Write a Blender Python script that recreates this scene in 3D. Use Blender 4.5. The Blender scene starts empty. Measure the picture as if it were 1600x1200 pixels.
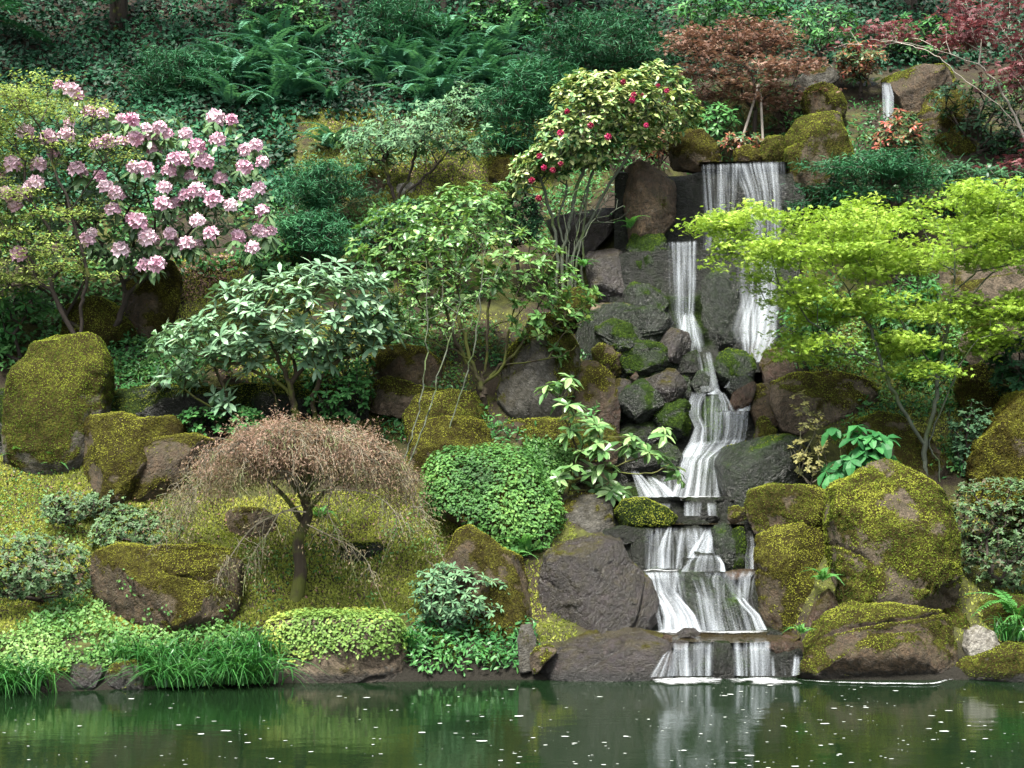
import bpy, math, random
import numpy as np
from mathutils import Matrix, Vector

SC = bpy.context.scene
COL = SC.collection
PI = math.pi
F, CZ, HY = 2300.0, 2.28, 690.0          # focal length in photo pixels, eye height, horizon row

# ------------------------------------------------------------------ camera, sky, sun, exposure
cam_data = bpy.data.cameras.new('camera'); cam = bpy.data.objects.new('camera', cam_data); COL.objects.link(cam)
cam.location = (0, 0, CZ); cam.rotation_euler = (PI/2, 0, 0)
cam_data.sensor_width = 36.0; cam_data.lens = F/1600*36; cam_data.shift_y = (HY-600)/1600
cam_data.clip_start = 0.1; cam_data.clip_end = 400
SC.camera = cam
SUN_EL, SUN_AZ = math.radians(66), math.radians(205)   # azimuth measured from +Y clockwise
world = bpy.data.worlds.new('World'); SC.world = world; world.use_nodes = True
wn = world.node_tree; wn.nodes.clear()
sky = wn.nodes.new('ShaderNodeTexSky'); sky.sky_type = 'NISHITA'; sky.sun_disc = False
sky.sun_elevation = SUN_EL; sky.sun_rotation = SUN_AZ; sky.dust_density = 4.0; sky.ozone_density = 1.0; sky.air_density = 1.0
bg = wn.nodes.new('ShaderNodeBackground'); bg.inputs[1].default_value = 0.10
out = wn.nodes.new('ShaderNodeOutputWorld')
hs = wn.nodes.new('ShaderNodeHueSaturation'); hs.inputs['Saturation'].default_value = 0.40   # a veil of cloud greys the blue
wn.links.new(sky.outputs[0], hs.inputs['Color']); wn.links.new(hs.outputs[0], bg.inputs[0]); wn.links.new(bg.outputs[0], out.inputs[0])
sun_data = bpy.data.lights.new('sun', 'SUN'); sun = bpy.data.objects.new('sun', sun_data); COL.objects.link(sun)
sun_data.energy = 3.4; sun_data.angle = math.radians(16); sun_data.color = (1.0, 0.96, 0.88)
_sd = Vector((math.sin(SUN_AZ)*math.cos(SUN_EL), math.cos(SUN_AZ)*math.cos(SUN_EL), math.sin(SUN_EL)))
sun.rotation_euler = _sd.to_track_quat('Z', 'Y').to_euler(); sun.location = (0, 0, 30)
SC.view_settings.view_transform = 'Standard'; SC.view_settings.look = 'None'
SC.view_settings.exposure = 2.2; SC.view_settings.gamma = 1.0; SC.view_settings.use_curve_mapping = False
SC.render.engine = 'CYCLES'
SC.cycles.max_bounces = 7; SC.cycles.diffuse_bounces = 3; SC.cycles.glossy_bounces = 3
SC.cycles.transmission_bounces = 3; SC.cycles.transparent_max_bounces = 12; SC.cycles.use_denoising = True

# ------------------------------------------------------------------ small numeric helpers
def W(px, py, Y):
    px, py, Y = np.asarray(px, float), np.asarray(py, float), np.asarray(Y, float)
    return np.stack(np.broadcast_arrays((px-800)*Y/F, Y, CZ+(HY-py)*Y/F), -1)

def _h(ix, iy, iz, s):
    n = (ix*374761393 + iy*668265263 + iz*1440662683 + s*974711) & 0xffffffff
    n = ((n ^ (n >> 13))*1274126177) & 0xffffffff
    n = ((n ^ (n >> 15))*2246822519) & 0xffffffff
    return (n ^ (n >> 16))/4294967296.0
def noise(P, s=0):
    """value noise in -1..1"""
    P = np.asarray(P, float); I = np.floor(P).astype(np.int64); f = P-I; u = f*f*(3-2*f)
    x, y, z = I[..., 0], I[..., 1], I[..., 2]; r = 0
    for dx in (0, 1):
        for dy in (0, 1):
            for dz in (0, 1):
                w = (u[..., 0] if dx else 1-u[..., 0])*(u[..., 1] if dy else 1-u[..., 1])*(u[..., 2] if dz else 1-u[..., 2])
                r = r + w*_h(x+dx, y+dy, z+dz, s)
    return r*2-1
def fbm(P, oc=4, s=0, gain=0.5):
    a, t, r = 1.0, 0.0, 0.0
    for k in range(oc):
        r = r + a*noise(np.asarray(P)*2.03**k, s+k*17); t += a; a *= gain
    return r/t
def smooth(a, b, x):
    t = np.clip((x-a)/(b-a), 0, 1); return t*t*(3-2*t)
def unit(v):
    return v/np.maximum(np.linalg.norm(v, axis=-1, keepdims=True), 1e-9)
def inside(poly, x, y):
    p = np.asarray(poly, float); r = np.zeros(np.shape(x), bool); j = len(p)-1
    for i in range(len(p)):
        c = ((p[i, 1] > y) != (p[j, 1] > y)) & (x < (p[j, 0]-p[i, 0])*(y-p[i, 1])/(p[j, 1]-p[i, 1]+1e-12)+p[i, 0])
        r ^= c; j = i
    return r
def edge_dist(poly, x, y):
    p = np.asarray(poly, float); d = np.full(np.shape(x), 1e9)
    for i in range(len(p)):
        a, b = p[i-1], p[i]; ab = b-a; t = np.clip(((x-a[0])*ab[0]+(y-a[1])*ab[1])/(ab@ab+1e-9), 0, 1)
        d = np.minimum(d, np.hypot(x-a[0]-t*ab[0], y-a[1]-t*ab[1]))
    return d

# ------------------------------------------------------------------ meshes and objects
class Geo:
    def __init__(s): s.V, s.Fs, s.A, s.n = [], {}, {}, 0
    def add(s, V, faces, **attr):
        V = np.asarray(V, float).reshape(-1, 3); faces = np.asarray(faces, np.int64)
        s.V.append(V); s.Fs.setdefault(faces.shape[1], []).append(faces+s.n)
        for k, a in attr.items():
            s.A.setdefault(k, []).append((s.n, np.broadcast_to(np.asarray(a, float), (len(V),)+np.shape(a)[1:] if np.ndim(a) > 1 else (len(V),))))
        s.n += len(V)
    def mesh(s, name, mat, origin=(0, 0, 0), smooth_shade=False):
        m = bpy.data.meshes.new(name)
        if s.n:
            V = np.concatenate(s.V)-np.asarray(origin, float)
            loops, tot = [], []
            for k, fl in s.Fs.items():
                f = np.concatenate(fl); loops.append(f.ravel()); tot.append(np.full(len(f), k))
            loops, tot = np.concatenate(loops), np.concatenate(tot)
            m.vertices.add(len(V)); m.vertices.foreach_set('co', V.ravel().astype(np.float32))
            m.loops.add(len(loops)); m.loops.foreach_set('vertex_index', loops.astype(np.int32))
            m.polygons.add(len(tot)); st = np.concatenate([[0], np.cumsum(tot)[:-1]])
            m.polygons.foreach_set('loop_start', st.astype(np.int32)); m.polygons.foreach_set('loop_total', tot.astype(np.int32))
            m.polygons.foreach_set('use_smooth', np.full(len(tot), smooth_shade))
            for k, lst in s.A.items():
                vec = lst[0][1].ndim > 1
                at = m.attributes.new(k, 'FLOAT_VECTOR' if vec else 'FLOAT', 'POINT')
                buf = np.zeros((s.n, 3) if vec else s.n, np.float32)
                for o, a in lst: buf[o:o+len(a)] = a
                at.data.foreach_set('vector' if vec else 'value', buf.ravel())
            m.update(); m.validate()
        m.materials.append(mat)
        return m
def link(name, data, parent=None, loc=None, kind=None):
    o = bpy.data.objects.new(name, data); COL.objects.link(o)
    if parent is not None: o.parent = parent
    if loc is not None: o.location = loc
    if kind: o['kind'] = kind
    return o
def tag(o, label, cat, group=None, kind=None):
    o['label'] = label
    if cat: o['category'] = cat
    if group: o['group'] = group
    if kind: o['kind'] = kind
    return o
def root(name, loc, label, cat, group=None):
    return tag(link(name, None, loc=tuple(float(v) for v in loc)), label, cat, group)
def part(name, geo, mat, parent, kind=None, sm=False):
    return link(name, geo.mesh(name, mat, tuple(parent.location), sm), parent, kind=kind)

# ------------------------------------------------------------------ materials
class N:
    def __init__(s, name):
        s.m = bpy.data.materials.new(name); s.m.use_nodes = True; s.t = s.m.node_tree; s.t.nodes.clear()
        s.out = s.n('OutputMaterial')
    def n(s, typ, **kw):
        x = s.t.nodes.new('ShaderNode'+typ)
        for k, v in kw.items(): setattr(x, k, v)
        return x
    def l(s, a, b): s.t.links.new(a, b)
    def put(s, sock, v):
        if hasattr(v, 'node'): s.l(v, sock)
        elif isinstance(v, (tuple, list)) and len(v) == 3 and sock.type == 'RGBA': sock.default_value = (*v, 1)
        else: sock.default_value = v
    def math(s, op, a, b=0.0, clamp=False):
        x = s.n('Math', operation=op, use_clamp=clamp); s.put(x.inputs[0], a); s.put(x.inputs[1], b); return x.outputs[0]
    def attr(s, name, vec=False):
        x = s.n('Attribute', attribute_name=name); return x.outputs['Vector' if vec else 'Fac']
    def pos(s): return s.n('NewGeometry').outputs['Position']
    def obj(s): return s.n('TexCoord').outputs['Object']
    def noise(s, vec, scale, detail=4, rough=0.55, dist=0.0):
        x = s.n('TexNoise'); s.put(x.inputs['Vector'], vec); x.inputs['Scale'].default_value = scale
        x.inputs['Detail'].default_value = detail; x.inputs['Roughness'].default_value = rough; x.inputs['Distortion'].default_value = dist
        return x.outputs[0]
    def mapping(s, vec, sc, loc=(0, 0, 0), rot=(0, 0, 0)):
        x = s.n('Mapping'); s.put(x.inputs[0], vec); x.inputs[3].default_value = sc; x.inputs[1].default_value = loc; x.inputs[2].default_value = rot; return x.outputs[0]
    def ramp(s, fac, stops, interp='LINEAR'):
        x = s.n('ValToRGB'); s.put(x.inputs[0], fac); x.color_ramp.interpolation = interp; e = x.color_ramp.elements
        while len(e) < len(stops): e.new(0.5)
        for q, (p, c) in zip(e, stops):
            q.position = p; q.color = (*c, 1) if isinstance(c, (tuple, list)) else (c, c, c, 1)
        return x.outputs[0]
    def step(s, v, a, b):
        x = s.n('MapRange', interpolation_type='SMOOTHSTEP'); s.put(x.inputs[0], v); x.inputs[1].default_value = a; x.inputs[2].default_value = b; return x.outputs[0]
    def mix(s, fac, a, b, blend='MIX'):
        x = s.n('Mix', data_type='RGBA', blend_type=blend); s.put(x.inputs[0], fac); s.put(x.inputs[6], a); s.put(x.inputs[7], b); return x.outputs[2]
    def bump(s, h, strength, dist, normal=None):
        x = s.n('Bump'); s.put(x.inputs['Height'], h); x.inputs['Strength'].default_value = strength; x.inputs['Distance'].default_value = dist
        if normal is not None: s.l(normal, x.inputs['Normal'])
        return x.outputs[0]
    def bsdf(s, color, rough=0.6, spec=0.5, normal=None, **kw):
        x = s.n('BsdfPrincipled'); s.put(x.inputs['Base Color'], color); s.put(x.inputs['Roughness'], rough); s.put(x.inputs['Specular IOR Level'], spec)
        if normal is not None: s.l(normal, x.inputs['Normal'])
        for k, v in kw.items(): s.put(x.inputs[k], v)
        return x.outputs[0]
    def done(s, shader): s.l(shader, s.out.inputs[0]); return s.m

def leaf_mat(name, stops, rough=0.48, spec=0.24, transl=0.28, objrand=False, tcol=None):
    """stops: colours from the dullest to the brightest leaf, chosen by each leaf's own tint"""
    n = N(name); t = n.n('ObjectInfo').outputs['Random'] if objrand else n.attr('tint')
    k = len(stops); c = n.ramp(t, [(i/(k-1), s) for i, s in enumerate(stops)])
    b = n.bsdf(c, rough, spec)
    tr = n.n('BsdfTranslucent'); n.l(n.mix(1.0, c, tcol or (1.0, 1.0, 0.55), 'MULTIPLY'), tr.inputs[0])
    mx = n.n('MixShader'); mx.inputs[0].default_value = transl; n.l(b, mx.inputs[1]); n.l(tr.outputs[0], mx.inputs[2])
    return n.done(mx.outputs[0])

def bark_mat(name, c1, c2, moss=0.35, mc=(0.075, 0.085, 0.018)):
    n = N(name); p = n.pos()
    a = n.noise(n.mapping(p, (9, 9, 3)), 3.0, 5); c = n.mix(a, c1, c2)
    g = n.step(n.noise(p, 5.0, 4), 0.62-0.3*moss, 0.72-0.2*moss)
    c = n.mix(g, c, mc)
    return n.done(n.bsdf(c, 0.85, 0.25, n.bump(a, 0.8, 0.02)))

MOSS_STOPS = [(0.020, 0.032, 0.006), (0.068, 0.096, 0.014), (0.165, 0.205, 0.028), (0.30, 0.33, 0.050)]
TURF = [(0.060, 0.070, 0.020), (0.155, 0.195, 0.040), (0.29, 0.335, 0.070), (0.44, 0.46, 0.12)]
def rock_mat(name, c1, c2, c3, rough=0.75, spec=0.4, mossc=((0.034, 0.028, 0.007), (0.100, 0.105, 0.015)), lichen=0.25, scale=1.0, film=0.65):
    n = N(name); p = n.obj()
    big = n.noise(p, 1.7*scale, 4, 0.6, 0.6); fine = n.noise(p, 14*scale, 6, 0.68); sp = n.noise(p, 46*scale, 3, 0.7)
    streak = n.noise(n.mapping(p, (5, 5, 0.8)), 2.2*scale, 4)
    c = n.mix(n.step(big, 0.36, 0.62), c1, c2)
    c = n.mix(n.step(fine, 0.42, 0.72), c, c3)
    c = n.mix(n.step(streak, 0.52, 0.72), c, tuple(x*0.45 for x in c1))
    c = n.mix(n.math('MULTIPLY', n.step(sp, 0.50, 0.70), 0.55), c, tuple(x*0.35 for x in c3))
    c = n.mix(n.math('MULTIPLY', n.step(n.noise(p, 3.6*scale, 5, 0.7, 1.0), 0.50, 0.62), 0.6), c, tuple(min(1, x*1.55) for x in c2))
    c = n.mix(n.math('MULTIPLY', n.step(n.noise(p, 9*scale, 5, 0.7), 0.60, 0.70), lichen), c, (0.22, 0.22, 0.19))
    vor = n.n('TexVoronoi', feature='DISTANCE_TO_EDGE'); n.put(vor.inputs['Vector'], n.mix(0.25, p, n.noise(p, 3.0, 3))); vor.inputs['Scale'].default_value = 2.6*scale
    crack = n.step(vor.outputs[0], 0.0, 0.03)
    vr = n.n('VectorRotate', rotation_type='AXIS_ANGLE'); n.put(vr.inputs['Vector'], p); vr.inputs['Axis'].default_value = (.35, .85, .4)
    n.put(vr.inputs['Angle'], n.math('MULTIPLY', n.n('ObjectInfo').outputs['Random'], 6.28))
    fol = n.noise(n.mapping(vr.outputs[0], (9*scale, 9*scale, 26*scale)), 1.0, 5, 0.72, 1.2)   # tilted layering of the stone
    c = n.mix(n.math('MULTIPLY', n.step(fol, 0.50, 0.66), 0.75), c, tuple(x*0.45 for x in c3))
    c = n.mix(n.math('MULTIPLY', n.step(n.noise(p, 62*scale, 2, 0.6), 0.60, 0.72), 0.5), c, tuple(min(1, x*2.3) for x in c2))
    m = n.math('ADD', n.attr('moss'), n.math('MULTIPLY', n.math('SUBTRACT', fine, 0.5), 0.9))
    c = n.mix(n.math('MULTIPLY', n.step(m, -0.30, 0.40), film), c, mossc[0])
    mk = n.step(m, 0.34, 0.62)
    mcol = n.mix(n.step(n.noise(p, 5.5*scale, 5, 0.65), 0.40, 0.66), mossc[0], mossc[1])
    mcol = n.mix(n.step(sp, 0.35, 0.75), tuple(x*0.6 for x in mossc[0]), mcol)
    col = n.mix(mk, c, mcol)
    r = n.math('ADD', n.math('MULTIPLY', mk, 0.95-rough), n.math('ADD', rough-0.22, n.math('MULTIPLY', fol, 0.45)))
    h = n.math('ADD', n.math('MULTIPLY', fine, 0.7), n.math('ADD', n.math('MULTIPLY', fol, 0.6), n.math('MULTIPLY', crack, 0.08)))
    nb = n.bump(h, 1.0, 0.07, n.bump(sp, 0.9, 0.03))
    sp_l = n.math('MULTIPLY', n.math('SUBTRACT', 1.0, n.math('MULTIPLY', mk, 0.8)), spec)
    wz = n.n('SeparateXYZ'); n.l(n.pos(), wz.inputs[0])
    wet = n.math('SUBTRACT', 1.0, n.step(n.math('ADD', wz.outputs[2], n.math('MULTIPLY', fine, -0.10)), 0.0, 0.07))   # damp band at the waterline
    col = n.mix(n.math('MULTIPLY', wet, 0.75), col, (0.008, 0.008, 0.006))
    return n.done(n.bsdf(col, r, sp_l, nb))

M = {}
M['rk_brown'] = rock_mat('brown_rock', (0.050, 0.027, 0.013), (0.092, 0.058, 0.030), (0.024, 0.016, 0.010))
M['rk_tan'] = rock_mat('tan_rock', (0.080, 0.055, 0.034), (0.145, 0.108, 0.072), (0.040, 0.029, 0.019), lichen=0.5)
M['rk_purple'] = rock_mat('purple_grey_rock', (0.0085, 0.0062, 0.0075), (0.025, 0.0185, 0.0215), (0.0028, 0.0024, 0.0028), rough=0.34, spec=0.5, lichen=0.05)
M['rk_grey'] = rock_mat('grey_rock', (0.044, 0.042, 0.036), (0.090, 0.086, 0.074), (0.022, 0.021, 0.018), lichen=0.5)
M['rk_pale'] = rock_mat('pale_rock', (0.27, 0.255, 0.22), (0.36, 0.345, 0.30), (0.20, 0.185, 0.16), lichen=0.5)
M['rk_wet'] = rock_mat('wet_black_rock', (0.0038, 0.0035, 0.0035), (0.010, 0.009, 0.0088), (0.0035, 0.0032, 0.003), rough=0.32, spec=0.3, lichen=0.0,
                       mossc=((0.012, 0.020, 0.006), (0.035, 0.060, 0.012)))
M['rk_wetgreen'] = rock_mat('wet_green_grey_rock', (0.0050, 0.0056, 0.0054), (0.0150, 0.0155, 0.0155), (0.0025, 0.0028, 0.0025), rough=0.27, spec=0.36, lichen=0.03,
                       mossc=((0.018, 0.035, 0.008), (0.060, 0.105, 0.014)))
M['rk_red'] = rock_mat('rusty_wet_rock', (0.036, 0.018, 0.012), (0.056, 0.031, 0.022), (0.018, 0.012, 0.009), rough=0.42, spec=0.3, lichen=0.03)
def moss_mat(name, stops): return leaf_mat(name, stops, 0.9, 0.10, 0.5, tcol=(1.0, 1.0, 0.75))
M['moss'] = moss_mat('gold_green_moss', MOSS_STOPS)
M['turf'] = moss_mat('lawn_moss', TURF)
M['moss_olive'] = moss_mat('olive_moss', [(0.020, 0.034, 0.006), (0.060, 0.098, 0.014), (0.135, 0.190, 0.025), (0.25, 0.30, 0.042)])
M['moss_gr'] = moss_mat('deep_green_moss', [(0.014, 0.026, 0.005), (0.04, 0.072, 0.009), (0.075, 0.125, 0.012), (0.13, 0.19, 0.02)])
M['moss_br'] = moss_mat('brown_moss', [(0.034, 0.024, 0.006), (0.088, 0.076, 0.014), (0.165, 0.172, 0.026), (0.29, 0.31, 0.046)])
M['bark_dark'] = bark_mat('dark_bark', (0.018, 0.014, 0.011), (0.042, 0.033, 0.026), 0.2)
M['bark_moss'] = bark_mat('mossy_bark', (0.026, 0.020, 0.013), (0.055, 0.043, 0.028), 0.75)
M['bark_green'] = bark_mat('greenish_bark', (0.045, 0.056, 0.038), (0.09, 0.10, 0.072), 0.4, (0.06, 0.085, 0.03))
M['bark_pale'] = bark_mat('pale_bark', (0.20, 0.18, 0.15), (0.30, 0.27, 0.23), 0.1)
M['bark_pink'] = bark_mat('pale_twig_bark', (0.085, 0.080, 0.050), (0.145, 0.125, 0.095), 0.35, (0.10, 0.125, 0.045))
# ------------------------------------------------------------------ ground
_py = np.array([1300, 1064, 1000, 900, 800, 700, 600, 500, 400, 300, 200, 100, 0])
_yy = np.array([13.6, 14.0, 14.6, 15.3, 16.1, 17.0, 17.9, 18.8, 19.8, 21.0, 22.3, 23.8, 25.5])
_zz = CZ+(HY-_py)*_yy/F
_yy = np.concatenate([[-30, 9, 12.9], _yy, [30, 36, 60]]); _zz = np.concatenate([[-1.6, -1.6, -1.2], _zz, [12.6, 15.5, 17.0]])
_ys = np.linspace(-30, 60, 3601); _zs = np.interp(_ys, _yy, _zz)
_k = np.ones(17)/17; _zs = np.convolve(np.pad(_zs, 8, mode='edge'), _k, 'valid')
# the stepped bed of the waterfall: distance, height
BED = [(13.7, -0.5), (14.22, -0.2), (14.27, 0.24), (15.02, 0.27), (15.12, 0.35), (15.42, 0.90), (15.62, 0.93), (15.80, 1.31), (15.98, 1.36),
       (16.10, 1.57), (16.80, 1.60), (17.30, 2.16), (17.48, 2.24), (17.70, 2.62), (17.95, 2.80), (18.35, 3.22), (18.55, 3.42), (18.80, 4.72),
       (19.18, 4.80), (19.30, 5.82), (19.9, 5.86), (21.6, 5.95)]
_by, _bz = np.array([b[0] for b in BED]), np.array([b[1] for b in BED])
X0, X1, Y0, Y1, ST = -16.0, 16.0, 12.4, 33.0, 0.11
_gx = np.arange(X0, X1+ST, ST); _gy = np.arange(Y0, Y1+ST, ST)
GXX, GYY = np.meshgrid(_gx, _gy)
def _terrain(x, y):
    px = 800+F*x/np.maximum(y, 8)
    bank = np.interp(px, [-2000, 60, 250, 420, 650, 820, 3000], [-0.75, -0.72, -0.45, -0.2, -0.1, 0.0, 0.0])
    z = np.interp(y-bank*np.interp(y, [12, 13.9, 15.3], [1, 1, 0]), _ys, _zs)
    P = np.stack([x, y, np.zeros_like(x)], -1)
    amp = np.interp(y, [13.4, 14.5, 17], [0.02, 0.10, 0.30])
    z = z+amp*fbm(P*0.55, 3, 5)+0.35*amp*fbm(P*2.2, 3, 9)
    # the shoulder that carries the boulders at the head of the falls and the right hand bank above it
    z = z+smooth(900, 1010, px)*np.interp(y, [17.9, 18.6, 19.3, 19.9, 21.2, 22.3, 23.6, 25.5], [0, .12, .75, 1.0, .65, .55, .3, 0])
    c = smooth(930, 985, px)*(1-smooth(1215, 1275, px))
    bed = np.interp(y, _by, _bz)-0.22
    z = np.where((y > 13.4) & (y < 22.0), z*(1-c)+np.minimum(z, bed)*c, z)
    return z
GZ = _terrain(GXX, GYY)
def Tz(x, y):
    fx = np.clip((np.asarray(x)-X0)/ST, 0, len(_gx)-1.001); fy = np.clip((np.asarray(y)-Y0)/ST, 0, len(_gy)-1.001)
    i, j = fx.astype(int), fy.astype(int); u, v = fx-i, fy-j
    return (GZ[j, i]*(1-u)+GZ[j, i+1]*u)*(1-v)+(GZ[j+1, i]*(1-u)+GZ[j+1, i+1]*u)*v
def ground(px, py):
    """where the line of sight through a photo pixel meets the slope (vectorised)"""
    px, py = np.atleast_1d(np.asarray(px, float)), np.atleast_1d(np.asarray(py, float))
    Y = np.full(px.shape, 33.0); hit = np.zeros(px.shape, bool); prev = None
    for y in np.arange(13.0, 33.0, 0.1):
        d = CZ+(HY-py)*y/F-Tz((px-800)*y/F, y)
        if prev is not None:
            c = (~hit) & (d < 0); Y = np.where(c, y-0.1*(-d)/np.maximum(prev-d, 1e-6), Y); hit |= c
        prev = d
    return W(px, py, Y)
def gY(px, py): return float(ground(px, py)[0, 1])

# ------------------------------------------------------------------ leaves
def tmpl_diamond(w=0.42): return np.array([[0, 0, 0], [.45, w/2, .02], [1, 0, -.04], [.45, -w/2, .02]]), np.array([[0, 1, 2], [0, 2, 3]])
def tmpl_oval(w=0.5, fold=0.06, droop=0.1):
    V = np.array([[0, 0, 0], [.22, w*.36, fold*.6], [.55, w*.5, fold], [.85, w*.3, fold*.3-droop*.6], [1, 0, -droop], [.85, -w*.3, fold*.3-droop*.6], [.55, -w*.5, fold], [.22, -w*.36, fold*.6], [.5, 0, -.01]])
    return V, np.array([[8, (i) % 8, (i+1) % 8] for i in range(8)])
def tmpl_lance(w=0.3, droop=0.14):
    V = np.array([[0, 0, 0], [.4, w*.42, .03], [.72, w*.5, .02-droop*.4], [1, 0, -droop], [.72, -w*.5, .02-droop*.4], [.4, -w*.42, .03]])
    return V, np.array([[0, 1, 5], [1, 2, 4], [1, 4, 5], [2, 3, 4]])
def tmpl_palm():
    V = [[0, 0, 0]]; Fc = []
    for a, l in ((-75, .62), (-36, .9), (0, 1.0), (36, .9), (75, .62)):
        r = math.radians(a); d = np.array([math.cos(r), math.sin(r)]); p = np.array([-d[1], d[0]]); k = len(V)
        q = d*l*.5
        V += [[q[0]+p[0]*.13, q[1]+p[1]*.13, 0.0], [d[0]*l, d[1]*l, -.10], [q[0]-p[0]*.13, q[1]-p[1]*.13, 0.0]]
        Fc += [[0, k+2, k+1], [0, k+1, k]]
    return np.array(V), np.array(Fc)
T_DIA, T_OVAL, T_LANCE, T_PALM = tmpl_diamond(), tmpl_oval(), tmpl_lance(), tmpl_palm()
T_DIAW = tmpl_diamond(0.62); T_NEEDLE = tmpl_diamond(0.14)
def leaves(geo, T, pos, dr, nr, ln, tint, wid=1.0):
    """one leaf per row: position of its base, direction, upper side, length"""
    V, Fc = T; n = len(pos)
    if n == 0: return
    d = unit(dr); sd = np.cross(nr, d); bad = np.linalg.norm(sd, axis=1) < 1e-4; sd[bad] = [1, 0, 0]; sd = unit(sd); u = np.cross(d, sd)
    ln = np.broadcast_to(np.asarray(ln, float), (n,)); wid = np.broadcast_to(np.asarray(wid, float), (n,))
    P = pos[:, None, :]+ln[:, None, None]*(V[None, :, 0:1]*d[:, None]+wid[:, None, None]*V[None, :, 1:2]*sd[:, None]+V[None, :, 2:3]*u[:, None])
    k = len(V); idx = (Fc[None]+(np.arange(n)*k)[:, None, None]).reshape(-1, Fc.shape[1])
    geo.add(P.reshape(-1, 3), idx, tint=np.repeat(np.broadcast_to(tint, (n,)), k))
def whorl(rng, tips, axes, k, el=(-25, 35), r0=0.0):
    n = len(tips); a = unit(axes); ref = np.where(np.abs(a[:, 2:3]) < .9, [[0, 0, 1.]], [[1., 0, 0]])
    e1 = unit(np.cross(a, ref)); e2 = np.cross(a, e1)
    ph = (np.arange(k)/k*2*PI)[None]+rng.uniform(0, 2*PI, (n, 1))+rng.normal(0, .25, (n, k))
    E = np.radians(rng.uniform(el[0], el[1], (n, k)))
    rad = np.cos(ph)[..., None]*e1[:, None]+np.sin(ph)[..., None]*e2[:, None]
    d = np.cos(E)[..., None]*rad+np.sin(E)[..., None]*a[:, None]
    nr = np.cos(E)[..., None]*a[:, None]-np.sin(E)[..., None]*rad
    return (tips[:, None]+d*r0).reshape(-1, 3), d.reshape(-1, 3), nr.reshape(-1, 3), np.repeat(np.arange(n), k)
def spray(rng, tips, k, rx, rz, tilt=0.35):
    n = len(tips); off = rng.normal(0, 1, (n, k, 3))*[rx, rx, rz]
    P = (tips[:, None]+off).reshape(-1, 3); d = rng.normal(0, 1, (n*k, 3)); d[:, 2] = d[:, 2]*tilt-.2
    nr = rng.normal(0, tilt, (n*k, 3))+[0, -.15, 1]
    return P, unit(d), unit(nr), np.repeat(np.arange(n), k)

# ------------------------------------------------------------------ wood
def tubes(geo, A, B, ra, rb, sides=4):
    A, B = np.asarray(A, float), np.asarray(B, float); n = len(A)
    if n == 0: return
    d = unit(B-A); ref = np.where(np.abs(d[:, 2:3]) < .9, [[0, 0, 1.]], [[0, 1., 0]]); e1 = unit(np.cross(d, ref)); e2 = np.cross(d, e1)
    ph = np.arange(sides)/sides*2*PI; c = np.cos(ph)[None, :, None]*e1[:, None]+np.sin(ph)[None, :, None]*e2[:, None]
    ra, rb = np.broadcast_to(ra, (n,)), np.broadcast_to(rb, (n,))
    ext = d*np.minimum(ra, rb)[:, None]*.4
    P = np.concatenate([(A-ext)[:, None]+c*ra[:, None, None], (B+ext)[:, None]+c*rb[:, None, None]], 1)
    i = np.arange(sides); j = (i+1) % sides
    q = np.stack([i, j, j+sides, i+sides], 1)
    geo.add(P.reshape(-1, 3), (q[None]+(np.arange(n)*2*sides)[:, None, None]).reshape(-1, 4))
def limb_path(pts, n=8):
    p = np.asarray(pts, float); t = np.linspace(0, len(p)-1, n*(len(p)-1)+1); i = np.minimum(t.astype(int), len(p)-2); f = (t-i)[:, None]
    a = p[np.maximum(i-1, 0)]; b = p[i]; c = p[i+1]; d = p[np.minimum(i+2, len(p)-1)]
    return .5*((2*b)+(-a+c)*f+(2*a-5*b+4*c-d)*f*f+(-a+3*b-3*c+d)*f**3)
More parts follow.
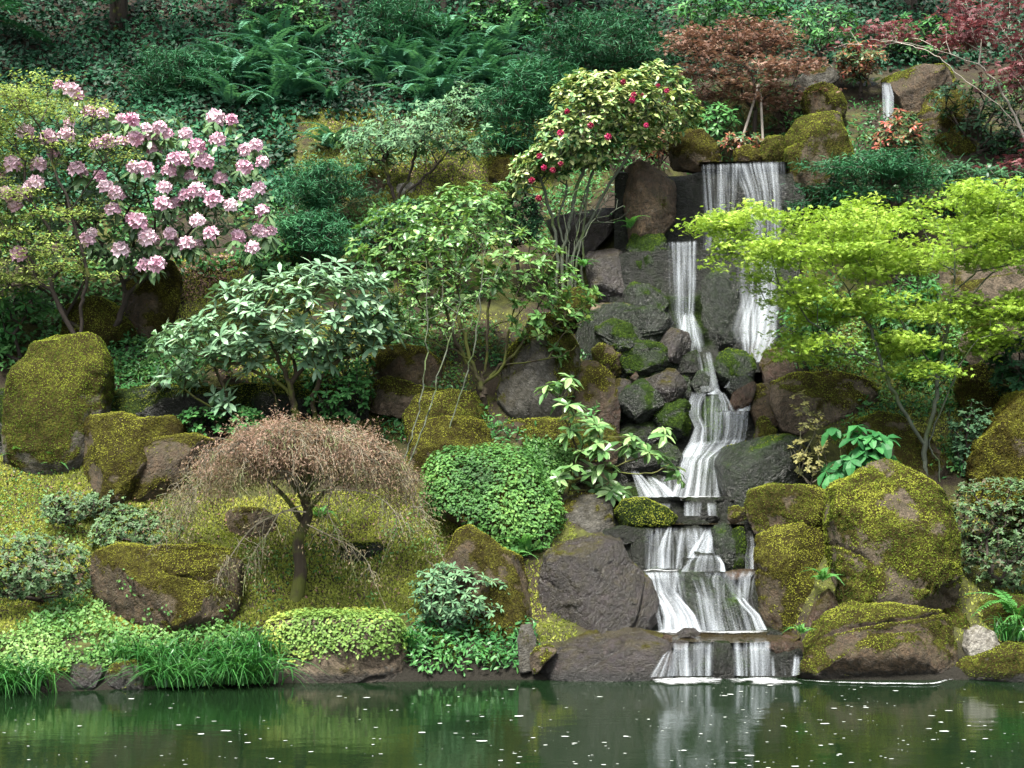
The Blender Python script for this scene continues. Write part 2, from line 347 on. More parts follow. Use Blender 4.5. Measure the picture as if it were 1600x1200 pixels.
def grow(geo, limbs, tips, rng, r_tip=0.006, r_max=0.08, wob=0.03, seg=0.16, pathw=0.35, power=0.42, lift=0.12):
    """limbs: hand-placed main stems (first starts at the ground); every tip joins the nearest wood"""
    P, par, plen = [], [], []
    def addp(p, k): P.append(p); par.append(k); plen.append(0 if k < 0 else plen[k]+np.linalg.norm(p-P[k])); return len(P)-1
    for li, L in enumerate(limbs):
        L = limb_path(L, 5); k = -1
        if li and P:
            D = np.linalg.norm(np.array(P)-L[0], axis=1); k = int(D.argmin()) if D.min() < .6 else -1
        for q, p in enumerate(L):
            if k >= 0 and np.linalg.norm(p-P[k]) < 1e-6: continue
            k = addp(p+(rng.normal(0, wob*.3, 3) if q else 0), k)
    base = P[0]
    buf = np.zeros((len(P)+len(tips)*14+10, 3)); bl = np.zeros(len(buf)); nP = len(P); buf[:nP] = P; bl[:nP] = plen
    for t in tips[np.argsort(np.linalg.norm(tips-base, axis=1))]:
        D = np.linalg.norm(buf[:nP]-t, axis=1); c = D+pathw*bl[:nP]+np.maximum(0, buf[:nP, 2]-t[2])*.6
        k = int(c.argmin()); a = buf[k].copy(); L = D[k]; m = min(12, max(1, int(L/seg)))
        for s in range(1, m+1):
            f = s/m; p = a+(t-a)*f+np.array([0, 0, 1])*lift*L*math.sin(PI*f)*.5
            if s < m: p = p+rng.normal(0, wob, 3)*min(1, L)
            P.append(p); par.append(k); bl[nP] = bl[k]+np.linalg.norm(p-buf[k]); buf[nP] = p; k = nP; nP += 1
    P = np.array(P); par = np.array(par); w = np.ones(len(P))
    ch = np.zeros(len(P)); np.add.at(ch, par[par >= 0], 1); w = np.where(ch == 0, 1.0, 0.0)
    for i in range(len(P)-1, 0, -1):
        if par[i] >= 0: w[par[i]] += w[i]
    r = np.minimum(r_tip*np.maximum(w, 1)**power, r_max)
    i = np.where(par >= 0)[0]; rb = r[i]; ra = np.minimum(r[par[i]], rb*1.35)
    thick = rb > .014
    tubes(geo, P[par[i]][thick], P[i][thick], ra[thick], rb[thick], 7)
    tubes(geo, P[par[i]][~thick], P[i][~thick], ra[~thick], rb[~thick], 3)
    return P

# ------------------------------------------------------------------ crowns
def crown_tips(rng, poly, Y, thick, n, clumps=0, cr=(0.25, 0.1), shell=0.5, gap=0.0, gs=2.2, lean=0.0):
    """points filling the volume behind and in front of an outline: real depth is +-thick metres at its middle"""
    p = np.asarray(poly, float); out = []; lo, hi = p.min(0), p.max(0); got = 0; m = clumps or n
    dm = None
    while got < m:
        x = rng.uniform(lo[0], hi[0], m*3); y = rng.uniform(lo[1], hi[1], m*3); k = inside(p, x, y); x, y = x[k], y[k]
        d = edge_dist(p, x, y)
        if dm is None: dm = np.percentile(d, 97)
        h = thick*np.sqrt(np.clip(1-(1-np.clip(d/dm, 0, 1))**2, .04, 1)); u = rng.uniform(-1, 1, len(x)); u = np.sign(u)*np.abs(u)**shell
        pt = W(x, y, Y); pt[:, 1] += u*h+lean*(pt[:, 2]-pt[:, 2].mean())
        if gap > 0: pt = pt[noise(pt*gs, int(Y*100) % 997) > gap*2-1]
        out.append(pt); got += len(pt)
    c = np.concatenate(out)[:m]
    if clumps:
        i = rng.integers(0, m, n); o = rng.normal(0, 1, (n, 3)); o /= np.maximum(1, np.linalg.norm(o, axis=1, keepdims=True)/1.6)
        return c[i]+o*[cr[0], cr[0], cr[1]], i
    return c, np.arange(m)

# ------------------------------------------------------------------ boulders
def _ico(sub):
    import bmesh
    bm = bmesh.new(); bmesh.ops.create_icosphere(bm, subdivisions=sub, radius=1.0)
    V = np.array([v.co for v in bm.verts]); Fc = np.array([[v.index for v in f.verts] for f in bm.faces]); bm.free(); return unit(V), Fc
ICO = {s: _ico(s) for s in (4, 5, 6)}
def vert_normals(V, Fc):
    fn = np.cross(V[Fc[:, 1]]-V[Fc[:, 0]], V[Fc[:, 2]]-V[Fc[:, 0]]); n = np.zeros_like(V)
    for k in range(3): np.add.at(n, Fc[:, k], fn)
    return unit(n)
ROCKS = {}
def rock(key, label, poly, mat, moss=0.5, depth=0.75, seed=1, cuts=9, Y=None, sub=None, rough=1.0, box=0.52, tuft='moss', dens=1700, lean=0.25, name='boulder', cat='rock', group=None, bed=0.16, dy=0.5, tl=0.024, topw=0.55, cut_d=(0.70, 0.97)):
    rng = np.random.default_rng(seed*7919+13); p = np.asarray(poly, float)
    bx = p[p[:, 1] > p[:, 1].max()-0.25*np.ptp(p[:, 1])][:, 0].mean(); by = p[:, 1].max()
    wpx, hpx = np.ptp(p[:, 0]), np.ptp(p[:, 1])
    if Y is None:
        Yb = gY(bx, by-2); Y = Yb+dy*depth*min(wpx, hpx*1.3)*.5*Yb/F
    # carry the outline a little below the ground it stands in
    q = p.copy(); low = q[:, 1] > by-.3*hpx; q[low, 1] += bed*hpx*(q[low, 1]-(by-.3*hpx))/(.3*hpx)
    c = np.array([(q[:, 0].min()+q[:, 0].max())/2, (q[:, 1].min()+q[:, 1].max())/2])
    th = np.linspace(-PI, PI, 721); R = np.zeros(721)
    for i in range(len(q)):
        a, b = q[i-1]-c, q[i]-c; e = b-a; dx, dz = np.cos(th), -np.sin(th)
        den = dx*e[1]-dz*e[0]; den = np.where(np.abs(den) < 1e-9, 1e-9, den)
        t = (a[0]*e[1]-a[1]*e[0])/den; s = (a[0]*dz-a[1]*dx)/den
        R = np.where((s >= 0) & (s <= 1) & (t > 0), np.maximum(R, t), R)
    k = np.ones(7)/7; R = np.convolve(np.concatenate([R[-4:-1], R, R[1:4]]), k, 'valid')
    sub = sub or (6 if max(wpx, hpx) > 215 else 5)
    D, Fc = ICO[sub]; sc = Y/F
    ang = np.arctan2(D[:, 2], D[:, 0]); cc = np.hypot(D[:, 0], D[:, 2]); s = D[:, 1]
    rr = np.interp(ang, th, R)*cc**box
    hd = depth*min(wpx, hpx*1.3)*.5*sc
    C = W(c[0], c[1], Y); S = .5*math.hypot(wpx, hpx)*sc
    V = np.stack([rr*np.cos(ang)*sc, np.sign(s)*np.abs(s)**box*hd, rr*np.sin(ang)*sc], 1)
    V[:, 1] += lean*(V[:, 2]+.3*S)
    # flat fracture faces
    for _ in range(int(cuts*1.8)+3):
        nn = unit(rng.normal(0, 1, 3)*[.6, .3, .5]+[0, -.95, .22]); sup = V@nn; d = sup.max()*rng.uniform(*cut_d)
        ov = np.maximum(sup-d, 0); V -= nn*(ov*.97)[:, None]
    U = V/S
    nrm = vert_normals(V, Fc); o = seed*3.7
    V = V+nrm*(S*rough*(.040*fbm(U*1.6+o, 3, seed)+.022*fbm(U*4.5+o, 3, seed+5)+.030*(np.abs(fbm(U*6+o, 4, seed+4, .6))-.2)+.016*fbm(U*18+o, 3, seed+3)))[:, None]
    for q_ in range(3):   # a few fracture planes cut as grooves
        pn = unit(rng.normal(0, 1, 3)*[1, .5, 1]); dist = np.abs(U@pn-rng.uniform(-.5, .5)+.06*fbm(U*3+o, 2, seed+q_))
        V = V-nrm*(S*.035*rough*(1-smooth(.0, .035, dist))*smooth(-.2, .3, fbm(U*1.3+o+q_*3, 2, seed+31)))[:, None]
    nrm = vert_normals(V, Fc); U = V/S
    m = moss+topw*(nrm[:, 2]-.15)+.75*fbm(U*2.1+o+4, 4, seed+2, .6)
    m = smooth(.18, .78, m)
    V = V+nrm*(m*(.008+.045*np.maximum(0, fbm(V*5+o, 3, seed+6))))[:, None]
    V = V+C
    g = Geo(); g.add(V, Fc, moss=m)
    o_ = link(name, None, loc=tuple(C)); o_.data  # placeholder empty replaced below
    bpy.data.objects.remove(o_)
    ob = bpy.data.objects.new(name, g.mesh(name, M[mat], tuple(C), True)); COL.objects.link(ob); ob.location = tuple(C)
    tag(ob, label, cat, group)
    ROCKS[key] = (ob, V, Fc, nrm, m, Y, C)
    if tuft and dens: tufts(ob, V, Fc, nrm, m, dens, tuft, rng, tl)
    return ob
def scatter_on(rng, V, Fc, wv, dens, front=True):
    a, b, c = V[Fc[:, 0]], V[Fc[:, 1]], V[Fc[:, 2]]; fn = np.cross(b-a, c-a); ar = .5*np.linalg.norm(fn, axis=1); fn = unit(fn)
    w = ar*wv[Fc].mean(1)
    if front: w = w*((fn[:, 1] < .35) | (fn[:, 2] > .55))*(fn[:, 2] > -.75)
    tot = w.sum(); n = int(min(26000, tot*dens))
    if n < 1: return np.zeros((0, 3)), np.zeros((0, 3)), np.zeros(0, int)
    i = rng.choice(len(Fc), n, p=w/tot); u = rng.uniform(0, 1, (n, 2)); f = u.sum(1) > 1; u[f] = 1-u[f]
    return a[i]+u[:, :1]*(b-a)[i]+u[:, 1:]*(c-a)[i], fn[i], i
def tufts(ob, V, Fc, nrm, m, dens, mat, rng, tl=0.03):
    P, n_, _ = scatter_on(rng, V, Fc, smooth(.15, .85, m), dens*1.6); tl = tl*.78
    if len(P) == 0: return
    g = Geo(); k = len(P); d = unit(n_+rng.normal(0, .55, (k, 3))+[0, 0, -.25])
    patch = np.clip(.42+.75*fbm(P*2.4, 3, 4)+.38*fbm(P*11, 2, 5)+.60*(n_[:, 2]-.15), 0, 1)
    for r in range(2):
        tg = unit(np.cross(n_, rng.normal(0, 1, (k, 3)))); dd = unit(tg*.9+n_*rng.uniform(.35, 1.3, (k, 1))+[0, 0, -.2])
        leaves(g, T_DIA, P-dd*.006, dd, n_+rng.normal(0, .4, (k, 3)), tl*rng.uniform(.5, 1.25, k), np.clip(patch+rng.normal(0, .07, k), 0, 1), 1.1)
    part('moss', g, M[mat], ob, 'stuff')
def cover(key, T, mat, dens, ln, wfun=None, nm='creeper', lift=.02, seed=3, up=.5):
    ob, V, Fc, nrm, m, Y, C = ROCKS[key]; rng = np.random.default_rng(seed)
    w = np.ones(len(V)) if wfun is None else wfun(V, nrm)
    P, n_, _ = scatter_on(rng, V, Fc, w, dens); k = len(P); g = Geo()
    nn = unit(n_+[0, -.1, up]+rng.normal(0, .35, (k, 3))); d = unit(np.cross(nn, rng.normal(0, 1, (k, 3))))
    t = np.clip(.5+.7*fbm(P*2.6, 3, 7)+rng.normal(0, .16, k), 0, 1)
    leaves(g, T, P+n_*rng.uniform(0, lift*2, k)[:, None], d, nn, ln*rng.uniform(.6, 1.25, k), t)
    return part(nm, g, M[mat], ob, 'stuff')
# ================================================================== THE SETTING
_by = np.array([b[0] for b in BED]); _bz = np.array([b[1] for b in BED])
n = N('mossy_soil'); p = n.pos()
a = n.noise(p, 0.9, 5, .6, .4); b = n.noise(p, 6, 5, .65); c_ = n.noise(p, 30, 4, .7)
soil = n.mix(c_, (0.010, 0.0075, 0.005), (0.030, 0.022, 0.014))
mossy = n.mix(n.step(b, .35, .68), (0.022, 0.026, 0.008), (0.062, 0.068, 0.016))
mossy = n.mix(n.step(c_, .35, .7), n.mix(.5, mossy, (0.03, 0.03, 0.006)), mossy)
fac = n.step(n.math('ADD', n.math('MULTIPLY', a, .8), n.math('MULTIPLY', b, .35)), .50, .66)
zz = n.n('SeparateXYZ'); n.l(p, zz.inputs[0])
up = n.step(zz.outputs[2], 7.0, 8.4); low = n.math('SUBTRACT', 1.0, n.step(zz.outputs[2], 0.10, 0.42))
fac = n.math('MULTIPLY', fac, n.math('SUBTRACT', 1.0, n.math('MAXIMUM', n.math('MULTIPLY', up, .95), low)))
M['ground'] = n.done(n.bsdf(n.mix(n.math('MULTIPLY', low, .8), n.mix(fac, soil, mossy), (0.006, 0.006, 0.004)), .92, .2, n.bump(n.math('ADD', b, n.math('MULTIPLY', c_, .5)), .8, .05)))
g = Geo(); ny, nx = GXX.shape
idx = np.arange(ny*nx).reshape(ny, nx)
g.add(np.stack([GXX, GYY, GZ], -1), np.stack([idx[:-1, :-1], idx[:-1, 1:], idx[1:, 1:], idx[1:, :-1]], -1).reshape(-1, 4))
tag(link('hillside', g.mesh('hillside', M['ground'], sm) if False else g.mesh('hillside', M['ground'], (0, 0, 0), True)), 'mossy garden hillside rising steeply behind the pond', None, kind='structure')
# the ground that goes on past the garden, under the pond and behind the camera
g = Geo()
for (xa, xb, ya, yb, za, zb) in ((-90, 90, -60, 12.5, -1.75, -1.75), (-90, -15.9, 12.4, 33, -1.7, 15.5), (15.9, 90, 12.4, 33, -1.7, 15.5), (-90, 90, 32.9, 120, 14.9, 22)):
    g.add([[xa, ya, za], [xb, ya, za], [xb, yb, zb], [xa, yb, zb]], [[0, 1, 2, 3]])
tag(link('ground', g.mesh('ground', M['ground'])), 'earth under and around the garden', None, kind='structure')

# pond
n = N('green_pond_water'); p = n.pos()
w1 = n.noise(n.mapping(p, (1.0, 2.6, 1)), 2.2, 3, .5); w2 = n.noise(n.mapping(p, (1.2, 4.0, 1)), 9, 3, .55)
hh = n.math('ADD', n.math('MULTIPLY', w1, 1.0), n.math('MULTIPLY', w2, .22))
pc = n.mix(n.noise(p, .6, 3), (0.0025, 0.0080, 0.0028), (0.005, 0.012, 0.0045))
M['pond'] = n.done(n.bsdf(pc, .022, .5, n.bump(hh, .055, .05), IOR=1.33))
g = Geo(); g.add([[-60, -50, 0], [60, -50, 0], [60, 14.9, 0], [-60, 14.9, 0]], [[0, 1, 2, 3]])
tag(link('water', g.mesh('water', M['pond'])), 'still dark green pond water in front of the garden', None, kind='structure')
n = N('shallow_water'); p = n.pos()
M['shallow'] = n.done(n.bsdf(n.mix(n.noise(n.mapping(p, (3, 8, 1)), 2.0, 4), (0.012, 0.010, 0.006), (0.036, 0.027, 0.012)), .09, .5, n.bump(n.noise(n.mapping(p, (1, 3, 1)), 7, 3), .3, .03), IOR=1.33))

# stepped rock bed of the waterfall
g = Geo(); nu, rows = 90, []
t = np.concatenate([[0], np.cumsum(np.hypot(np.diff(_by), np.diff(_bz)))]); tt = np.linspace(0, t[-1], 330)
yy, zz_ = np.interp(tt, t, _by), np.interp(tt, t, _bz)
k = np.ones(3)/3; yy[1:-1] = np.convolve(yy, k, 'valid'); zz_[1:-1] = np.convolve(zz_, k, 'valid')
xl = np.interp(yy, [14, 17, 19.3, 22], [.9, .95, 1.35, 1.6]); xr = np.interp(yy, [14, 15, 17, 19.3, 22], [2.85, 2.72, 3.1, 3.85, 4.4])
U_ = np.linspace(0, 1, nu)[None]; XX = xl[:, None]*(1-U_)+xr[:, None]*U_
P = np.stack([XX, np.repeat(yy[:, None], nu, 1), np.repeat(zz_[:, None], nu, 1)], -1)
ty, tz = np.gradient(yy), np.gradient(zz_); nn = unit(np.stack([np.zeros_like(ty), -tz, ty], -1))[:, None]
rid = 1-np.abs(fbm(P*[2.2, 2.2, 2.6], 3, 41))*2.4
P = P-nn*(.045+.07*fbm(P*1.5, 3, 40)-.045*np.clip(rid, -1, 1)+.025*fbm(P*9, 3, 43))[..., None]
idx = np.arange(len(tt)*nu).reshape(len(tt), nu)
ms = smooth(.1, .5, fbm(P*1.8, 3, 77)+.1*(np.abs(U_-.5)*2-.6))
g.add(P, np.stack([idx[:-1, :-1], idx[:-1, 1:], idx[1:, 1:], idx[1:, :-1]], -1).reshape(-1, 4), moss=(ms*.8).ravel())
tag(link('rock_bed', g.mesh('rock_bed', M['rk_wet'], (0, 0, 0), True)), 'wet black stepped rock bed behind the waterfall', None, kind='structure')
def pool(label, pts, z, mat='shallow'):
    g = Geo(); e = np.array([(x, y, z) for x, y in pts]); q = []
    for a, b in zip(e, np.roll(e, -1, 0)):
        m = max(2, int(np.linalg.norm(b-a)/.07)); q += [a+(b-a)*k/m for k in range(m)]
    q = np.array(q); q[:, 1] += .022*noise(q*9, 5)+.03*noise(q*3, 6); q[:, 2] += .004*noise(q*6, 7)
    c_ = q.mean(0); g.add(np.concatenate([q, [c_]]), [[i, (i+1) % len(q), len(q)] for i in range(len(q))])
    tag(link('water', g.mesh('water', M[mat])), label, None, kind='structure')
def wx(px, Y): return (px-800)*Y/F
pool('shallow brown pool at the foot of the lowest cascade', [(wx(930, 14.4), 14.5), (wx(1050, 14.2), 14.34), (wx(1245, 14.2), 14.34), (wx(1270, 15), 15.3), (wx(930, 15), 15.3)], .325)
pool('thin brown pool on the shelf above the lower cascade', [(wx(985, 15.7), 15.84), (wx(1165, 15.7), 15.84), (wx(1165, 16.1), 16.1), (wx(985, 16.1), 16.1)], 1.39)
pool('brown pool under the middle cascade', [(wx(960, 16), 16.15), (wx(1150, 16), 16.15), (wx(1160, 17), 17.0), (wx(960, 17), 17.0)], 1.635)
pool('small ledge pool at the foot of the twin falls', [(wx(1030, 17.8), 17.9), (wx(1200, 17.8), 17.9), (wx(1210, 18.6), 18.6), (wx(1030, 18.6), 18.6)], 3.12)
pool('stream above the lip of the top fall', [(wx(1092, 19.3), 19.24), (wx(1229, 19.3), 19.24), (wx(1229, 21.5), 21.6), (wx(1085, 21.5), 21.6)], 5.935)

# falling water -------------------------------------------------------------
n = N('falling_water'); fl = n.attr('flow', True); dn = n.attr('dens')
s1 = n.noise(n.mapping(fl, (22, .7, 1)), 1.0, 3, .55, .15); s2 = n.noise(n.mapping(fl, (52, 1.2, 1)), 1.0, 2, .5, .1); s3 = n.noise(n.mapping(fl, (8, 1.0, 1)), 1.0, 2)
sm_ = n.math('ADD', n.math('MULTIPLY', s1, .62), n.math('ADD', n.math('MULTIPLY', s2, .14), n.math('MULTIPLY', s3, .35)))
al = n.n('MapRange', interpolation_type='SMOOTHSTEP'); n.l(sm_, al.inputs[0])
n.l(n.math('SUBTRACT', .60, n.math('MULTIPLY', dn, .42)), al.inputs[1]); n.l(n.math('SUBTRACT', 1.16, n.math('MULTIPLY', dn, .46)), al.inputs[2])
alpha = n.math('MULTIPLY', al.outputs[0], n.attr('fade'), True)
alpha = n.math('MULTIPLY', alpha, n.math('ADD', .42, n.math('MULTIPLY', dn, .46)))
wc = n.bsdf((0.53, 0.58, 0.625), .5, .2)
tr = n.n('BsdfTranslucent'); tr.inputs[0].default_value = (.53, .57, .61, 1)
m1 = n.n('MixShader'); m1.inputs[0].default_value = .3; n.l(wc, m1.inputs[1]); n.l(tr.outputs[0], m1.inputs[2])
tp = n.n('BsdfTransparent'); mx = n.n('MixShader'); n.l(alpha, mx.inputs[0]); n.l(tp.outputs[0], mx.inputs[1]); n.l(m1.outputs[0], mx.inputs[2])
M['fall'] = n.done(mx.outputs[0])
def veil_geo(g, rows, seed=0, nv=44, nu=None, wob=.02, edge=.26, top=.07, bottom=.0, layers=1):
    """rows from lip to foot: (left px, left py, right px, right py, distance, how full)"""
    R = np.array(rows, float); R[:, 5] = np.where(R[:, 5] > .55, .55+(R[:, 5]-.55)*.55, R[:, 5])*.90; L = W(R[:, 0], R[:, 1], R[:, 4]); Rt = W(R[:, 2], R[:, 3], R[:, 4])
    for q in range(layers):
        tq = np.linspace(0, len(R)-1, nv); i = np.minimum(tq.astype(int), len(R)-2); f = (tq-i)[:, None]
        l = L[i]*(1-f)+L[i+1]*f; r = Rt[i]*(1-f)+Rt[i+1]*f; dens = R[i, 5]*(1-f[:, 0])+R[i+1, 5]*f[:, 0]
        wid = np.linalg.norm(Rt-L, axis=1).max(); m = nu or max(10, int(wid/.025)); u = np.linspace(0, 1, m)
        P = l[:, None]*(1-u[None, :, None])+r[:, None]*u[None, :, None]
        run = np.concatenate([[0], np.cumsum(np.linalg.norm(np.diff((l+r)/2, axis=0), axis=1))])
        fl = np.stack(np.broadcast_arrays(u[None]*wid+seed*1.37+q*5.1, run[:, None], seed*2.3+q), -1)
        P[..., 1] += wob*fbm(fl*[14, 1.0, 1], 2, seed+q)-.03*q-.012*np.sin(u*PI)[None]
        P[..., 0] += wob*.6*fbm(fl*[9, 1.5, 1], 2, seed+q+50)
        en = .6+.4*noise(fl*[1, 5, 1], seed+3)
        fade = smooth(0, 1, np.minimum(u, 1-u)[None]/(edge*en+1e-4))*smooth(0, top+1e-4, run[:, None]+.001)
        if bottom: fade = fade*(1-smooth(run[-1]-bottom, run[-1], run[:, None]))
        idx = np.arange(nv*m).reshape(nv, m)
        g.add(P, np.stack([idx[:-1, :-1], idx[1:, :-1], idx[1:, 1:], idx[:-1, 1:]], -1).reshape(-1, 4), flow=fl.reshape(-1, 3), dens=np.repeat(dens, m), fade=fade.ravel())
def waterfall(label, streams, seed=0):
    g = Geo()
    for k, s in enumerate(streams):
        kw = s[1] if isinstance(s, tuple) else {}; rows = s[0] if isinstance(s, tuple) else s
        veil_geo(g, rows, seed+k*7, **kw)
    return tag(link('waterfall', g.mesh('waterfall', M['fall'], (0, 0, 0), True)), label, 'waterfall', 'tiers of the garden waterfall', 'structure')
waterfall('top curtain of water falling in silky threads from the highest wide lip', [
    ([(1094, 256, 1160, 254, 19.25, .35), (1094, 261, 1161, 259, 19.17, .48), (1096, 300, 1160, 300, 19.06, .46), (1100, 345, 1156, 345, 19.0, .45), (1096, 390, 1150, 390, 18.96, .35)], {}),
    ([(1140, 254, 1226, 251, 19.25, .40), (1141, 260, 1226, 258, 19.16, .58), (1160, 300, 1224, 300, 19.04, .56), (1172, 345, 1222, 345, 18.97, .6), (1170, 395, 1222, 395, 18.93, .5)], {}),
    ([(1200, 253, 1230, 252, 19.24, .3), (1206, 300, 1229, 300, 19.10, .3), (1208, 370, 1228, 370, 19.0, .25)], {})], 3)
waterfall('tiny upper fall in a dark gully at the upper right', [([(1378, 128, 1391, 128, 21.35, .9), (1378, 150, 1397, 150, 21.3, .95), (1379, 195, 1396, 195, 21.22, .9)], dict(edge=.25))], 9)
waterfall('narrow left fall of the second tier beside the dark pillar rock', [
    ([(1042, 377, 1091, 375, 18.76, .35), (1042, 382, 1091, 380, 18.68, .6), (1044, 440, 1089, 440, 18.56, .58), (1048, 490, 1086, 490, 18.5, .55), (1056, 525, 1092, 525, 18.42, .6), (1060, 550, 1100, 550, 18.36, .45)], {}),
    ([(1066, 488, 1082, 488, 18.46, .6), (1056, 515, 1098, 515, 18.36, .8), (1052, 548, 1104, 548, 18.28, .6)], dict(edge=.4, bottom=.1))], 11)
waterfall('right fall of the second tier half hidden by the lime green maple', [
    ([(1150, 380, 1216, 378, 18.76, .3), (1152, 386, 1216, 384, 18.66, .45), (1150, 440, 1216, 440, 18.56, .45), (1156, 490, 1216, 490, 18.48, .6), (1154, 530, 1218, 525, 18.34, .8), (1160, 556, 1202, 556, 18.26, .6)], {}),
    ([(1160, 455, 1218, 450, 18.42, .5), (1146, 490, 1220, 480, 18.32, .72), (1138, 515, 1216, 515, 18.22, .7), (1150, 540, 1206, 545, 18.14, .5)], dict(edge=.45, bottom=.12)),
    ([(1190, 400, 1214, 400, 18.5, .5), (1186, 470, 1216, 470, 18.4, .8), (1176, 520, 1214, 520, 18.30, .95), (1170, 566, 1196, 566, 18.18, .9)], dict(edge=.4))], 23)
waterfall('middle cascade spreading white over rock steps into a brown pool', [
    ([(1086, 548, 1112, 548, 18.05, .3), (1090, 570, 1116, 570, 17.92, .42), (1092, 598, 1122, 596, 17.78, .5), (1096, 612, 1126, 612, 17.7, .5)], dict(edge=.3)),
    ([(1150, 560, 1182, 556, 18.0, .4), (1146, 585, 1176, 582, 17.85, .3), (1130, 606, 1160, 606, 17.68, .4)], dict(edge=.4)),
    ([(1096, 596, 1112, 596, 17.95, .6), (1102, 606, 1122, 606, 17.85, .95), (1104, 616, 1132, 616, 17.72, .7)], dict(edge=.35)),
    ([(1080, 612, 1106, 612, 17.70, .5), (1074, 630, 1098, 630, 17.55, .85), (1076, 650, 1096, 650, 17.42, .75), (1084, 668, 1104, 668, 17.34, .9), (1074, 692, 1104, 690, 17.25, .95), (1060, 716, 1098, 710, 17.1, .95)], dict(edge=.28)),
    ([(1096, 612, 1130, 612, 17.68, .4), (1098, 650, 1124, 640, 17.52, .42), (1102, 690, 1120, 690, 17.36, .36)], {}),
    ([(1120, 612, 1132, 612, 17.68, .6), (1124, 628, 1142, 628, 17.58, .7), (1118, 642, 1150, 642, 17.52, .7)], dict(edge=.4)),
    ([(1120, 641, 1172, 639, 17.56, .6), (1116, 647, 1172, 645, 17.46, .8), (1116, 670, 1170, 670, 17.40, .72), (1112, 692, 1166, 688, 17.34, .72)], {}),
    ([(1162, 612, 1174, 612, 17.66, .8), (1158, 630, 1173, 630, 17.58, .95), (1150, 642, 1172, 642, 17.50, .9)], dict(edge=.3)),
    ([(1076, 690, 1166, 684, 17.26, .6), (1066, 706, 1158, 694, 17.12, .75), (1060, 728, 1130, 710, 16.98, .85), (1056, 750, 1126, 742, 16.86, .76), (1046, 777, 1127, 777, 16.72, .82)], dict(edge=.12)),
    ([(984, 735, 996, 735, 17.0, .8), (990, 750, 1012, 750, 16.9, .8), (998, 777, 1040, 777, 16.74, .8)], dict(edge=.3)),
    ([(1008, 742, 1022, 745, 16.98, .5), (1016, 760, 1044, 760, 16.86, .75), (1020, 777, 1062, 777, 16.73, .75)], dict(edge=.3)),
    ([(1030, 745, 1062, 735, 17.0, .3), (1035, 777, 1062, 777, 16.76, .5)], {})], 31)
waterfall('short trickle stepping down between the middle pool and the lower cascade', [
    ([(1068, 782, 1098, 782, 16.03, .5), (1068, 806, 1096, 806, 15.93, .6)], {}), ([(1104, 784, 1120, 784, 16.02, .6), (1106, 806, 1122, 806, 15.92, .5)], {}),
    ([(1028, 785, 1050, 785, 16.02, .5), (1024, 800, 1046, 800, 15.94, .4)], {})], 47)
waterfall('lower cascade pouring around a broad grey rock in white strands', [
    ([(1044, 822, 1050, 822, 15.80, .7), (1034, 840, 1050, 840, 15.68, .85), (1027, 860, 1050, 858, 15.58, .85), (1026, 888, 1050, 888, 15.50, .9)], dict(edge=.3)),
    ([(1008, 830, 1028, 830, 15.74, .35), (1006, 888, 1026, 888, 15.54, .35)], {}),
    ([(1048, 830, 1078, 826, 15.76, .4), (1050, 860, 1070, 858, 15.6, .5), (1050, 888, 1062, 888, 15.52, .5)], {}),
    ([(1102, 826, 1110, 826, 15.78, .7), (1092, 842, 1114, 842, 15.64, .95), (1078, 858, 1114, 858, 15.5, 1.0), (1072, 872, 1112, 870, 15.40, .85)], dict(edge=.3)),
    ([(1076, 828, 1090, 828, 15.76, .5), (1076, 856, 1092, 856, 15.56, .5)], {}),
    ([(1084, 864, 1122, 866, 15.34, .7), (1070, 878, 1130, 876, 15.22, .5), (1064, 894, 1132, 892, 15.16, .5)], {}),
    ([(1116, 866, 1124, 868, 15.3, .8), (1124, 880, 1132, 882, 15.2, .8), (1124, 893, 1134, 893, 15.16, .8)], dict(edge=.3)),
    ([(1072, 880, 1078, 876, 15.22, .6), (1062, 893, 1072, 893, 15.15, .8)], dict(edge=.3)),
    ([(1004, 893, 1062, 891, 15.46, .8), (1008, 902, 1062, 900, 15.34, .7), (1014, 925, 1060, 925, 15.26, .78), (1026, 945, 1074, 942, 15.16, .95), (1034, 965, 1088, 962, 15.04, .95), (1030, 988, 1098, 986, 14.92, .95)], dict(edge=.12)),
    ([(1006, 893, 1190, 891, 15.34, .45), (1010, 905, 1180, 903, 15.26, .34), (1020, 935, 1176, 935, 15.10, .32), (1028, 985, 1192, 985, 14.88, .45)], dict(edge=.08)),
    ([(1008, 824, 1120, 822, 15.80, .38), (1008, 850, 1122, 850, 15.60, .36), (1006, 889, 1134, 889, 15.46, .42)], dict(edge=.08)),
    ([(1072, 898, 1126, 896, 15.08, .25), (1086, 930, 1128, 930, 14.98, .42), (1092, 960, 1130, 960, 14.9, .40), (1096, 986, 1132, 986, 14.84, .55)], dict(edge=.3)),
    ([(1126, 893, 1150, 891, 15.28, .45), (1130, 912, 1152, 910, 15.2, .4), (1146, 938, 1164, 930, 15.12, .5)], {}),
    ([(1150, 891, 1176, 889, 15.3, .4), (1156, 912, 1174, 912, 15.22, .5), (1160, 940, 1170, 936, 15.12, .5)], {}),
    ([(1146, 930, 1160, 930, 15.08, .6), (1158, 946, 1172, 944, 15.0, .85), (1172, 962, 1188, 960, 14.93, .9), (1180, 985, 1200, 984, 14.86, .9)], dict(edge=.3)),
    ([(1166, 836, 1178, 836, 15.74, .6), (1168, 850, 1180, 850, 15.64, .5), (1164, 868, 1180, 866, 15.5, .8), (1164, 889, 1180, 889, 15.4, .85)], dict(edge=.3))], 53)
